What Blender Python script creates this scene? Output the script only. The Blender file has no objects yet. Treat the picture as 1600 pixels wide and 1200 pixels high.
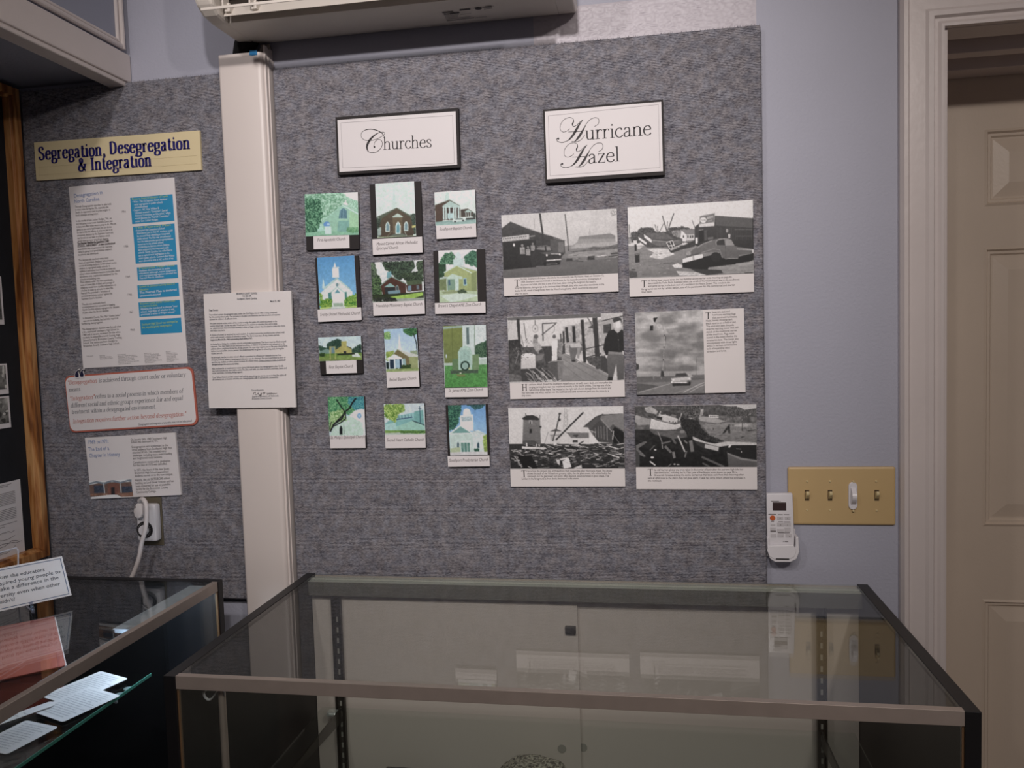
import bpy, bmesh, math, random
import numpy as np
from mathutils import Matrix, Vector

random.seed(7)
C = bpy.context.scene.collection
SC = bpy.context.scene

# ------------------------------------------------------------------ camera
YAW, PITCH, ROLL, FPX = -0.166132, -0.0606538, -0.0309835, 1230.584
CAM = np.array([0.0, -1.8565, 1.485])
_f = np.array([math.sin(YAW)*math.cos(PITCH), math.cos(YAW)*math.cos(PITCH), math.sin(PITCH)])
_r = np.array([math.cos(YAW), -math.sin(YAW), 0.0])
_u = np.cross(_r, _f)
_r2 = _r*math.cos(ROLL) + _u*math.sin(ROLL)
_u2 = -_r*math.sin(ROLL) + _u*math.cos(ROLL)
cd = bpy.data.cameras.new('camera')
cam = bpy.data.objects.new('camera', cd)
C.objects.link(cam)
cd.sensor_width = 36.0
cd.lens = FPX*36.0/1600.0
cd.clip_start = 0.02
M = Matrix.Identity(4)
for i in range(3):
    M[i][0] = _r2[i]; M[i][1] = _u2[i]; M[i][2] = -_f[i]; M[i][3] = CAM[i]
cam.matrix_world = M
SC.camera = cam

# ------------------------------------------------------------------ world, lights, exposure
SC.view_settings.view_transform = 'Standard'
SC.view_settings.look = 'None'
SC.view_settings.exposure = 0.0
SC.view_settings.gamma = 1.0
SC.view_settings.use_curve_mapping = False
W = bpy.data.worlds.new('world'); SC.world = W
W.use_nodes = True
W.node_tree.nodes['Background'].inputs[0].default_value = (0.5, 0.55, 0.65, 1)
W.node_tree.nodes['Background'].inputs[1].default_value = 0.05

def spot(name, loc, target, watt, angle, blend, radius, col):
    l = bpy.data.lights.new(name, 'SPOT'); l.energy = watt; l.spot_size = math.radians(angle)
    l.spot_blend = blend; l.shadow_soft_size = radius; l.color = col
    o = bpy.data.objects.new(name, l); C.objects.link(o); o.location = loc
    o.rotation_euler = (Vector(target)-Vector(loc)).to_track_quat('-Z', 'Y').to_euler()
    return o
def area(name, loc, target, watt, sx, sy, col):
    l = bpy.data.lights.new(name, 'AREA'); l.shape = 'RECTANGLE'; l.size = sx; l.size_y = sy
    l.energy = watt; l.color = col
    o = bpy.data.objects.new(name, l); C.objects.link(o); o.location = loc
    o.rotation_euler = (Vector(target)-Vector(loc)).to_track_quat('-Z', 'Y').to_euler()
    return o
spot('track_light', (-0.15, -1.9, 2.53), (-0.40, 0, 1.80), 74, 64, 0.9, 0.035, (1.0, 0.93, 0.92))
spot('track_light', (-1.0, -2.0, 2.62), (-0.75, 0, 1.72), 36, 74, 0.9, 0.04, (1.0, 0.93, 0.92))
spot('track_light', (0.9, -2.3, 2.62), (0.35, 0, 1.8), 46, 105, 0.9, 0.05, (1.0, 0.9, 0.85))
area('ceiling_fill_light', (0.2, -2.6, 2.72), (0.2, -2.6, 0), 20, 1.2, 0.6, (1.0, 0.93, 0.88))  # unseen dim fill, added for soft overall light

# ------------------------------------------------------------------ helpers
def ray(x, y):
    return _r2*(x-800)/FPX + _u2*(600-y)/FPX + _f
def P(x, y, Y=0.0):
    "world point seen at (x, y) of the photograph on the plane Y"
    d = ray(x, y); return CAM + d*((Y-CAM[1])/d[1])
def PZ(x, y, z):
    d = ray(x, y); return CAM + d*((z-CAM[2])/d[2])
def PX(x, y, X):
    d = ray(x, y); return CAM + d*((X-CAM[0])/d[0])

MATS = {}
def srgb(c):
    return tuple(((v/255.0)/12.92 if v <= 10 else ((v/255.0+0.055)/1.055)**2.4) for v in c)
def mat(name, col, rough=0.5, metal=0.0, var=0.0, scale=8.0, bump=0.0, bscale=60.0, spec=0.5, emit=None, coat=0.0):
    "col is linear; a little procedural noise on colour and relief"
    if name in MATS: return MATS[name]
    m = bpy.data.materials.new(name); m.use_nodes = True; MATS[name] = m
    nt = m.node_tree; b = nt.nodes['Principled BSDF']
    b.inputs['Base Color'].default_value = (*col, 1); b.inputs['Roughness'].default_value = rough
    b.inputs['Metallic'].default_value = metal; b.inputs['Specular IOR Level'].default_value = spec
    if coat: b.inputs['Coat Weight'].default_value = coat
    tc = nt.nodes.new('ShaderNodeTexCoord')
    if var > 0:
        n = nt.nodes.new('ShaderNodeTexNoise'); n.inputs['Scale'].default_value = scale; n.inputs['Detail'].default_value = 4
        nt.links.new(tc.outputs['Object'], n.inputs['Vector'])
        r = nt.nodes.new('ShaderNodeMapRange'); r.inputs['From Min'].default_value = .3; r.inputs['From Max'].default_value = .7
        r.inputs['To Min'].default_value = 1-var; r.inputs['To Max'].default_value = 1+var
        nt.links.new(n.outputs['Fac'], r.inputs['Value'])
        x = nt.nodes.new('ShaderNodeMix'); x.data_type = 'RGBA'; x.blend_type = 'MULTIPLY'; x.inputs[0].default_value = 1
        x.inputs[6].default_value = (*col, 1); nt.links.new(r.outputs['Result'], x.inputs[7])
        nt.links.new(x.outputs[2], b.inputs['Base Color'])
    if bump > 0:
        n = nt.nodes.new('ShaderNodeTexNoise'); n.inputs['Scale'].default_value = bscale; n.inputs['Detail'].default_value = 3
        nt.links.new(tc.outputs['Object'], n.inputs['Vector'])
        u = nt.nodes.new('ShaderNodeBump'); u.inputs['Strength'].default_value = bump; u.inputs['Distance'].default_value = 0.002
        nt.links.new(n.outputs['Fac'], u.inputs['Height']); nt.links.new(u.outputs['Normal'], b.inputs['Normal'])
    if emit:
        b.inputs['Emission Color'].default_value = (*emit[0], 1); b.inputs['Emission Strength'].default_value = emit[1]
    return m

def vcol_mat():
    m = bpy.data.materials.new('photo_print'); m.use_nodes = True
    nt = m.node_tree; b = nt.nodes['Principled BSDF']; b.inputs['Roughness'].default_value = .45
    b.inputs['Specular IOR Level'].default_value = .3
    a = nt.nodes.new('ShaderNodeAttribute'); a.attribute_name = 'print_colour'
    nt.links.new(a.outputs['Color'], b.inputs['Base Color'])
    return m
VC = vcol_mat()

def glass_mat(name, tint, f0):
    m = bpy.data.materials.new(name); m.use_nodes = True; nt = m.node_tree
    nt.nodes.remove(nt.nodes['Principled BSDF']); out = nt.nodes['Material Output']
    t = nt.nodes.new('ShaderNodeBsdfTransparent'); t.inputs[0].default_value = (*tint, 1)
    g = nt.nodes.new('ShaderNodeBsdfGlossy'); g.inputs['Roughness'].default_value = 0.0
    lw = nt.nodes.new('ShaderNodeLayerWeight'); lw.inputs[0].default_value = .5
    p = nt.nodes.new('ShaderNodeMath'); p.operation = 'POWER'; p.inputs[1].default_value = 5
    nt.links.new(lw.outputs['Facing'], p.inputs[0])
    k = nt.nodes.new('ShaderNodeMath'); k.operation = 'MULTIPLY_ADD'; k.inputs[1].default_value = 1-f0; k.inputs[2].default_value = f0
    nt.links.new(p.outputs[0], k.inputs[0])
    x = nt.nodes.new('ShaderNodeMixShader'); nt.links.new(k.outputs[0], x.inputs[0])
    nt.links.new(t.outputs[0], x.inputs[1]); nt.links.new(g.outputs[0], x.inputs[2])
    nt.links.new(x.outputs[0], out.inputs['Surface'])
    return m
GLASS = glass_mat('clear_glass', (.95, .97, .96), .045)
GEDGE = mat('green_glass_edge', (.10, .32, .25), .2)

class MB:
    "collects shapes and links them as one mesh object"
    def __init__(s): s.v = []; s.f = []
    def add(s, vs, fs):
        n = len(s.v); s.v += [tuple(map(float, p)) for p in vs]; s.f += [tuple(i+n for i in f) for f in fs]; return s
    def box(s, x0, x1, y0, y1, z0, z1):
        return s.add([(x0,y0,z0),(x1,y0,z0),(x1,y1,z0),(x0,y1,z0),(x0,y0,z1),(x1,y0,z1),(x1,y1,z1),(x0,y1,z1)],
                     [(0,3,2,1),(4,5,6,7),(0,1,5,4),(1,2,6,5),(2,3,7,6),(3,0,4,7)])
    def prism(s, pts, y0, y1):
        "outline in x,z (counter-clockwise seen from -y) between y0 (front) and y1"
        n = len(pts); vs = [(p[0], y0, p[1]) for p in pts] + [(p[0], y1, p[1]) for p in pts]
        fs = [tuple(range(n)), tuple(range(2*n-1, n-1, -1))] + [(i, i+n, (i+1) % n+n, (i+1) % n) for i in range(n)]
        return s.add(vs, fs)
    def xprism(s, pts, x0, x1):
        "outline in y,z swept along x"
        n = len(pts); vs = [(x0, p[0], p[1]) for p in pts] + [(x1, p[0], p[1]) for p in pts]
        fs = [tuple(range(n-1, -1, -1)), tuple(range(n, 2*n))] + [(i, (i+1) % n, (i+1) % n+n, i+n) for i in range(n)]
        return s.add(vs, fs)
    def cyl(s, a, b, r0, r1=None, n=16):
        r1 = r0 if r1 is None else r1; a = Vector(a); b = Vector(b); d = (b-a).normalized()
        e = d.orthogonal().normalized(); g = d.cross(e); vs = []
        for c, r in ((a, r0), (b, r1)):
            for i in range(n):
                t = 2*math.pi*i/n; vs.append(c + e*math.cos(t)*r + g*math.sin(t)*r)
        return s.add(vs, [tuple(range(n-1, -1, -1)), tuple(range(n, 2*n))] + [(i, (i+1) % n, (i+1) % n+n, i+n) for i in range(n)])
    def tube(s, pts, r, n=10, flat=1.0):
        pts = [Vector(p) for p in pts]; vs = []; m = len(pts); up = None
        for k, p in enumerate(pts):
            d = (pts[min(k+1, m-1)]-pts[max(k-1, 0)]).normalized()
            if up is None: up = d.orthogonal().normalized()
            up = (up - d*up.dot(d)).normalized(); g = d.cross(up)
            rr = r[k] if isinstance(r, (list, tuple)) else r
            for i in range(n):
                t = 2*math.pi*i/n; vs.append(p + up*math.cos(t)*rr + g*math.sin(t)*rr*flat)
        fs = [(k*n+i, k*n+(i+1) % n, (k+1)*n+(i+1) % n, (k+1)*n+i) for k in range(m-1) for i in range(n)]
        return s.add(vs, fs + [tuple(range(n-1, -1, -1)), tuple(range((m-1)*n, m*n))])
    def build(s, name, m, parent=None, bevel=0.0, seg=2, smooth=False):
        me = bpy.data.meshes.new(name); me.from_pydata(s.v, [], s.f); me.update()
        if bevel > 0 or smooth:
            bm = bmesh.new(); bm.from_mesh(me)
            if bevel > 0:
                bmesh.ops.recalc_face_normals(bm, faces=bm.faces)
                bmesh.ops.bevel(bm, geom=[e for e in bm.edges if e.is_manifold and e.calc_face_angle(0) > .5], offset=bevel, segments=seg, affect='EDGES', profile=.5)
            for f in bm.faces: f.smooth = smooth
            bm.to_mesh(me); bm.free()
            if smooth: me.set_sharp_from_angle(angle=math.radians(40))
        me.materials.append(m)
        o = bpy.data.objects.new(name, me); C.objects.link(o)
        if parent is not None: o.parent = parent
        return o

def catmull(pts, n=8):
    pts = [np.array(p, float) for p in pts]; out = []
    q = [2*pts[0]-pts[1]] + pts + [2*pts[-1]-pts[-2]]
    for i in range(1, len(q)-2):
        a, b, c, d = q[i-1:i+3]
        for k in range(n):
            t = k/n; out.append(.5*((2*b)+(-a+c)*t+(2*a-5*b+4*c-d)*t*t+(-a+3*b-3*c+d)*t**3))
    out.append(pts[-1]); return out

def tag(o, label=None, cat=None, group=None, kind=None):
    if label: o['label'] = label
    if cat: o['category'] = cat
    if group: o['group'] = group
    if kind: o['kind'] = kind
    return o
def empty(name, label, cat, loc=(0, 0, 0), rot=(0, 0, 0), group=None):
    o = bpy.data.objects.new(name, None); C.objects.link(o); o.location = loc; o.rotation_euler = rot
    o.empty_display_size = .05
    return tag(o, label, cat, group)
def struct(name, mb, m, bevel=0, parent=None):
    o = mb.build(name, m, parent, bevel=bevel)
    if parent is None: o['kind'] = 'structure'
    return o

# ------------------------------------------------------------------ lettering
_fc = bpy.data.curves.new('lettering_source', 'FONT'); _fo = bpy.data.objects.new('lettering_source', _fc); C.objects.link(_fo)
_fc.resolution_u = 2
_cache = {}
def sans(text, shear=0.0, bold=0.0):
    k = (text, shear, bold)
    if k in _cache: return _cache[k]
    _fc.body = text; _fc.shear = shear; _fc.offset = bold; _fc.size = 1
    bpy.context.view_layer.update()
    ev = _fo.evaluated_get(bpy.context.evaluated_depsgraph_get()); me = ev.to_mesh()
    v = [(p.co.x, p.co.y) for p in me.vertices]; f = [tuple(p.vertices) for p in me.polygons]
    ev.to_mesh_clear()
    w = max([p[0] for p in v], default=0.1)
    _cache[k] = (v, f, w); return _cache[k]

G = {}
def _g(ch, adv, *st): G[ch] = (adv, st)
_g('a', .95, '~.14,.78 .25,.95 .45,1 .62,.9 .66,.7 .66,.2 .72,.03 .9,.08', '~.66,.62 .4,.54 .17,.4 .12,.2 .22,.03 .42,.02 .6,.13 .66,.25')
_g('b', 1.0, '-.2,1.6 .2,0', '~.2,.8 .4,.98 .62,.98 .8,.78 .83,.5 .78,.2 .6,.02 .4,.02 .2,.15', 's.12,1.58,.16')
_g('c', .9, '~.76,.78 .7,.95 .5,1 .25,.88 .1,.5 .25,.12 .5,0 .7,.06 .84,.22')
_g('d', 1.04, '~.76,.8 .55,.99 .35,.97 .15,.78 .1,.5 .15,.2 .35,.02 .55,.02 .76,.2', '-.78,1.6 .78,0', 's.7,1.58,.16', 's.88,.02,.16')
_g('e', .92, 'T.15,.58 .8,.58', '~.8,.58 .76,.84 .62,.98 .45,1 .22,.86 .1,.5 .22,.12 .48,0 .7,.06 .84,.22')
_g('f', .62, '~.75,1.45 .6,1.6 .42,1.5 .32,1.25 .32,.9 .32,0', 'T.08,1 .62,1', 's.32,.02,.4')
_g('g', .95, '~.45,1 .2,.92 .12,.66 .2,.4 .45,.33 .7,.4 .78,.66 .7,.92 .45,1', 'T.68,.9 .98,.98', '~.28,.38 .15,.22 .28,.08 .6,.05 .84,-.1 .82,-.36 .5,-.5 .18,-.44 .08,-.22 .26,.03')
_g('h', 1.1, '-.2,1.6 .2,0', '~.2,.78 .4,.97 .62,1 .8,.84 .82,.6 .82,0', 's.12,1.58,.16', 's.2,.02,.38', 's.82,.02,.38')
_g('i', .5, '-.25,1 .25,0', 's.16,.98,.2', 's.25,.02,.38', 'o.25,1.38,.1')
_g('j', .5, '~.3,1 .3,-.2 .2,-.45 .02,-.48', 's.2,.98,.2', 'o.3,1.38,.1')
_g('k', 1.0, '-.2,1.6 .2,0', 'T.22,.42 .8,.98', 'K.42,.6 .88,0', 's.2,.02,.38', 's.88,.02,.25')
_g('l', .5, '-.25,1.6 .25,0', 's.16,1.58,.18', 's.25,.02,.38')
_g('m', 1.65, '-.2,1 .2,0', '~.2,.78 .38,.97 .58,1 .75,.84 .77,.6 .77,0', '~.77,.78 .95,.97 1.15,1 1.32,.84 1.34,.6 1.34,0', 's.12,.98,.16', 's.2,.02,.36', 's.77,.02,.36', 's1.34,.02,.36')
_g('n', 1.1, '-.2,1 .2,0', '~.2,.78 .4,.97 .62,1 .8,.84 .82,.6 .82,0', 's.12,.98,.16', 's.2,.02,.38', 's.82,.02,.38')
_g('o', .98, '~.48,1 .2,.88 .1,.5 .2,.12 .48,0 .76,.12 .86,.5 .76,.88 .48,1')
_g('p', 1.02, '-.2,1 .2,-.5', '~.2,.8 .4,.98 .62,.98 .8,.78 .83,.5 .78,.2 .6,.02 .4,.02 .2,.15', 's.12,.98,.16', 's.2,-.48,.38')
_g('q', 1.04, '~.76,.8 .55,.99 .35,.97 .15,.78 .1,.5 .15,.2 .35,.02 .55,.02 .76,.2', '-.78,1 .78,-.5', 's.78,-.48,.38')
_g('r', .75, '-.2,1 .2,0', '~.2,.7 .33,.92 .5,1 .66,.95', 's.12,.98,.16', 's.2,.02,.38', 'o.64,.9,.07')
_g('s', .76, '~.64,.78 .58,.95 .4,1 .2,.92 .16,.72 .36,.55 .6,.4 .68,.2 .56,.04 .36,0 .16,.08 .1,.26')
_g('t', .66, '~.3,1.35 .3,.9 .3,.25 .4,.03 .58,.04 .68,.16', 'T.06,1 .62,1')
_g('u', 1.1, '~.2,1 .2,.35 .3,.06 .52,.02 .7,.1 .8,.25', '-.8,1 .8,0', 's.12,.98,.16', 's.72,.98,.16', 's.88,.02,.16')
_g('v', .95, 'K.12,1 .48,0', 'T.48,0 .82,1', 's.12,.98,.3', 's.82,.98,.26')
_g('w', 1.4, 'K.12,1 .42,0', 'T.42,0 .7,1', 'K.68,1 .96,0', 'T.96,0 1.25,1', 's.12,.98,.3', 's1.25,.98,.26')
_g('x', .95, 'K.14,1 .8,0', 'T.8,1 .14,0')
_g('y', .95, 'K.12,1 .5,0', 'T.84,1 .4,-.3 .2,-.5 .06,-.42', 's.12,.98,.3', 's.84,.98,.26')
_g('z', .9, 'T.14,.98 .76,.98', 'K.76,.98 .12,.02', 'T.12,.02 .8,.02', 'T.14,.98 .14,.78', 'T.8,.02 .8,.22')
_g('S', 1.1, '~.84,1.15 .74,1.42 .5,1.5 .22,1.4 .16,1.12 .4,.85 .75,.66 .92,.38 .82,.12 .55,0 .25,.06 .12,.36')
_g('D', 1.3, '-.25,1.5 .25,0', '~.2,1.48 .6,1.46 .95,1.25 1.08,.75 .95,.22 .6,.03 .2,.02')
_g('I', .62, '-.3,1.5 .3,0', 's.3,1.48,.42', 's.3,.02,.42')
_g('C', 1.2, '~1.0,1.1 .9,1.4 .6,1.5 .3,1.3 .12,.75 .3,.2 .6,0 .9,.1 1.05,.38')
_g('T', 1.25, '-.62,1.5 .62,0', 'T.08,1.47 1.16,1.47', 'T.08,1.5 .08,1.2', 'T1.16,1.5 1.16,1.2', 's.62,.02,.44')
_g('H', 1.5, '-.28,1.5 .28,0', '-1.18,1.5 1.18,0', 'T.28,.76 1.18,.76', 's.28,1.48,.44', 's.28,.02,.44', 's1.18,1.48,.44', 's1.18,.02,.44')
_g('&', 1.45, '~1.25,.78 1.05,.35 .75,.05 .4,0 .14,.15 .14,.45 .4,.75 .7,1.0 .78,1.28 .6,1.5 .38,1.4 .36,1.15 .6,.7 .95,.25 1.3,.02', 's1.2,.8,.36')
_g(',', .5, '~.25,.12 .28,-.1 .12,-.32', 'o.24,.08,.12')
_g('.', .45, 'o.22,.08,.1')
_g('\u201c', .6, '~.15,1.5 .1,1.3 .2,1.12', '~.4,1.5 .35,1.3 .45,1.12', 'o.2,1.12,.08', 'o.45,1.12,.08')
_g('\u201d', .6, '~.2,1.5 .25,1.3 .12,1.1', '~.45,1.5 .5,1.3 .37,1.1', 'o.18,1.46,.08', 'o.43,1.46,.08')
_g(' ', .5)

def ribbon(pts, wfn, closed=False):
    pts = [np.array(p, float) for p in pts]; v = []; f = []
    m = len(pts)
    for i, p in enumerate(pts):
        d = pts[min(i+1, m-1)]-pts[max(i-1, 0)]; L = np.hypot(*d) or 1e-9; d = d/L
        w = wfn(i/(m-1), d); n = np.array([-d[1], d[0]])*w/2
        v += [tuple(p+n), tuple(p-n)]
    for i in range(m-1): f.append((2*i, 2*i+1, 2*i+3, 2*i+2))
    return v, f
def serif(text, shear=0.0, thick=.2, thin=.06, track=0.0):
    V = []; F = []; x = 0.0
    def put(v, f, dx):
        n = len(V); V.extend([(p[0]+dx+p[1]*shear, p[1]) for p in v]); F.extend([tuple(i+n for i in q) for q in f])
    for ch in text:
        adv, st = G.get(ch, G['o'])
        for s in st:
            k, body = s[0], s[1:]
            if k == 's':
                a, b, w = map(float, body.split(',')); t = thin*.9
                put([(a-w/2-thick*.25, b-t/2), (a+w/2+thick*.25, b-t/2), (a+w/2+thick*.25, b+t/2), (a-w/2-thick*.25, b+t/2)], [(0, 1, 2, 3)], x); continue
            if k == 'o':
                a, b, r = map(float, body.split(',')); r = r*(.6+thick*2)
                put([(a+r*math.cos(q*math.pi/5), b+r*math.sin(q*math.pi/5)) for q in range(10)], [tuple(range(10))], x); continue
            pts = [tuple(map(float, q.split(','))) for q in body.split()]
            if k == '~': pts = catmull(pts, 5); wf = lambda t, d: thin+(thick-thin)*abs(d[1])**1.4
            elif k == 'T': wf = lambda t, d: thin
            elif k == 'K': wf = lambda t, d: thick
            else: wf = lambda t, d: thick
            put(*ribbon(pts, wf), x)
        x += adv+track
    return V, F, x

# ------------------------------------------------------------------ picture raster (colours of flat prints)
ILL = np.array([.66, .60, .60]); ILLS = np.array([.50, .452, .415])
def _val(w, h, sx, sy, rng):
    a = rng.random((max(2, int(sy)+2), max(2, int(sx)+2)))
    yy = np.linspace(0, a.shape[0]-1.001, h); xx = np.linspace(0, a.shape[1]-1.001, w)
    y0 = yy.astype(int); x0 = xx.astype(int); fy = (yy-y0)[:, None]; fx = (xx-x0)[None]
    fy = fy*fy*(3-2*fy); fx = fx*fx*(3-2*fx)
    return (a[y0][:, x0]*(1-fy)*(1-fx)+a[y0+1][:, x0]*fy*(1-fx)+a[y0][:, x0+1]*(1-fy)*fx+a[y0+1][:, x0+1]*fy*fx)
class Pic:
    def __init__(s, quad, res, sub=2, seed=1, ill=None):
        s.ill = ILL if ill is None else ill
        q = np.array(quad, float); s.q = q
        w = (np.hypot(*(q[1]-q[0]))+np.hypot(*(q[2]-q[3])))/2; h = (np.hypot(*(q[3]-q[0]))+np.hypot(*(q[2]-q[1])))/2
        s.sub = sub; s.W = int(w*res)*sub; s.H = int(h*res)*sub; s.k = res*sub
        A = np.c_[q, np.ones(4)]; B = np.array([[0, 0], [s.W, 0], [s.W, s.H], [0, s.H]], float)
        s.M = np.linalg.lstsq(A, B, rcond=None)[0]
        s.b = np.full((s.H, s.W, 3), 128.0); s.rng = np.random.default_rng(seed)
        s.yy, s.xx = np.mgrid[0:s.H, 0:s.W]+.5
    def T(s, pts):
        p = np.array(pts, float).reshape(-1, 2); return np.c_[p, np.ones(len(p))] @ s.M
    def mask(s, pts):
        p = s.T(pts); m = np.zeros((s.H, s.W), bool)
        x0, y0 = np.floor(p.min(0)).astype(int); x1, y1 = np.ceil(p.max(0)).astype(int)
        x0 = max(0, x0); y0 = max(0, y0); x1 = min(s.W, x1); y1 = min(s.H, y1)
        if x1 <= x0 or y1 <= y0: return m
        X = s.xx[y0:y1, x0:x1]; Y = s.yy[y0:y1, x0:x1]; r = np.zeros(X.shape, bool)
        for i in range(len(p)):
            a = p[i]; b = p[(i+1) % len(p)]
            if a[1] == b[1]: continue
            c = ((a[1] > Y) != (b[1] > Y)) & (X < (b[0]-a[0])*(Y-a[1])/(b[1]-a[1])+a[0]); r ^= c
        m[y0:y1, x0:x1] = r; return m
    def col(s, c): return np.array((c, c*.95, c*.91) if np.isscalar(c) else c, float)
    def fill(s, m, c, c2=None, al=1.0, noise=0.0, nscale=6, aniso=1.0):
        c = s.col(c)
        if c2 is None: v = np.broadcast_to(c, s.b.shape)
        else:
            ys = np.where(m.any(1))[0]
            if len(ys) == 0: return s
            t = np.clip((s.yy-ys[0])/max(1, ys[-1]-ys[0]), 0, 1)[..., None]; v = c*(1-t)+s.col(c2)*t
        if noise: v = v*(1+noise*(s.nz(nscale, aniso)-.5)[..., None]*2)
        s.b[m] = (s.b*(1-al)+v*al)[m]; return s
    def nz(s, scale, aniso=1.0):
        "noise, features about scale photo-crop pixels across"
        k = scale*s.k; a = _val(s.W, s.H, s.W/k/aniso, s.H/k, s.rng); b = _val(s.W, s.H, 2*s.W/k/aniso, 2*s.H/k, s.rng); c = _val(s.W, s.H, 4*s.W/k/aniso, 4*s.H/k, s.rng)
        return np.clip(.5*a+.3*b+.2*c, 0, 1)
    def bg(s, c, c2=None, noise=0.0, nscale=60, aniso=1.0): return s.fill(np.ones((s.H, s.W), bool), c, c2, 1, noise, nscale, aniso)
    def poly(s, t, c, c2=None, al=1.0, noise=0.0, nscale=20, aniso=1.0):
        n = list(map(float, t.replace(',', ' ').split())) if isinstance(t, str) else t
        pts = [(n[i], n[i+1]) for i in range(0, len(n), 2)] if isinstance(t, str) else n
        return s.fill(s.mask(pts), c, c2, al, noise, nscale, aniso)
    def line(s, t, w, c, al=1.0):
        n = list(map(float, t.replace(',', ' ').split())) if isinstance(t, str) else [q for p in t for q in p]
        pts = [np.array((n[i], n[i+1])) for i in range(0, len(n), 2)]
        for a, b in zip(pts[:-1], pts[1:]):
            d = b-a; L = np.hypot(*d) or 1; nn = np.array([-d[1], d[0]])/L*w/2
            s.fill(s.mask([a+nn, b+nn, b-nn, a-nn]), c, None, al)
        return s
    def ell(s, cx, cy, rx, ry, c, al=1.0, c2=None, noise=0):
        return s.fill(s.mask([(cx+rx*math.cos(t*math.pi/12), cy+ry*math.sin(t*math.pi/12)) for t in range(24)]), c, c2, al, noise)
    def soft(s, m, r):
        "box-blurred mask, so that crowns of trees end raggedly"
        r = max(1, int(r*s.k)); m = m.astype(float)
        for ax in (0, 1):
            p = np.pad(m, [(r+1, r) if i == ax else (0, 0) for i in (0, 1)], mode='edge').cumsum(ax)
            m = (np.take(p, range(2*r+1, p.shape[ax]), ax)-np.take(p, range(0, p.shape[ax]-2*r-1), ax))/(2*r+1)
        return m
    def leaf(s, t, c1, c2, dens=.5, scale=14, c3=None, edge=True):
        "foliage clumps inside an outline"
        n = list(map(float, t.replace(',', ' ').split())); m = s.mask([(n[i], n[i+1]) for i in range(0, len(n), 2)])
        a = s.nz(scale*1.5); b = s.nz(scale*.6); mm = (s.soft(m, scale*.8)+(s.nz(scale*.9)-.5)*1.3 > .5) & (a > .88-dens if dens < 1 else True)
        c = s.col(c1)*(1-b[..., None])+s.col(c2)*b[..., None]; b2 = np.clip((b-.5)*3+.5, 0, 1)[..., None]
        c = s.col(c1)*(1-b2)+s.col(c2)*b2
        s.b[mm] = c[mm]
        if c3 is not None:
            d = s.nz(scale*.5); q = mm & (d > .62); s.b[q] = s.col(c3)
        return s
    def scatter(s, n, x0, x1, y0, y1, L, w, cs, ang=(-.6, .6)):
        for _ in range(n):
            x = s.rng.uniform(x0, x1); y = s.rng.uniform(y0, y1); a = s.rng.uniform(*ang); l = L*s.rng.uniform(.3, 1)
            s.line([(x, y), (x+l*math.cos(a), y+l*math.sin(a))], w*s.rng.uniform(.5, 1.2), float(s.rng.choice(cs)))
        return s
    def build(s, name, parent, x0, x1, z0, z1, y):
        s.b *= (1+.16*(s.nz(16)-.5)+.16*(s.nz(4)-.5))[..., None]        # photographic unevenness
        s.b += 8*(s.nz(7)-.5)[..., None]
        k = s.sub; b = s.b.reshape(s.H//k, k, s.W//k, k, 3).mean((1, 3)); h, w = b.shape[:2]
        c = b.copy(); c[1:-1, 1:-1] = b[1:-1, 1:-1]*.4+(b[:-2, 1:-1]+b[2:, 1:-1]+b[1:-1, :-2]+b[1:-1, 2:])*.15; b = c
        b = np.clip(b, 2, 255)/255; lin = np.where(b < .04, b/12.92, ((b+.055)/1.055)**2.4)/s.ill*.8
        g_ = lin.mean(-1, keepdims=True); lin = g_+(lin-g_)*.82
        lin = np.clip(lin, .004, .88)
        X, Z = np.meshgrid(np.linspace(x0, x1, w), np.linspace(z1, z0, h))
        v = np.c_[X.ravel(), np.full(w*h, y), Z.ravel()].astype(np.float32)
        i = np.arange(w*h).reshape(h, w); f = np.stack([i[:-1, :-1], i[1:, :-1], i[1:, 1:], i[:-1, 1:]], -1).reshape(-1, 4)
        me = bpy.data.meshes.new(name); me.vertices.add(len(v)); me.vertices.foreach_set('co', v.ravel())
        me.loops.add(f.size); me.loops.foreach_set('vertex_index', f.ravel().astype(np.int32))
        me.polygons.add(len(f)); me.polygons.foreach_set('loop_start', np.arange(0, f.size, 4, dtype=np.int32))
        me.update(calc_edges=True)
        at = me.color_attributes.new('print_colour', 'FLOAT_COLOR', 'POINT')
        at.data.foreach_set('color', np.c_[lin.reshape(-1, 3), np.ones(w*h)].astype(np.float32).ravel())
        me.materials.append(VC); o = bpy.data.objects.new(name, me); C.objects.link(o); o.parent = parent
        return o

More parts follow.
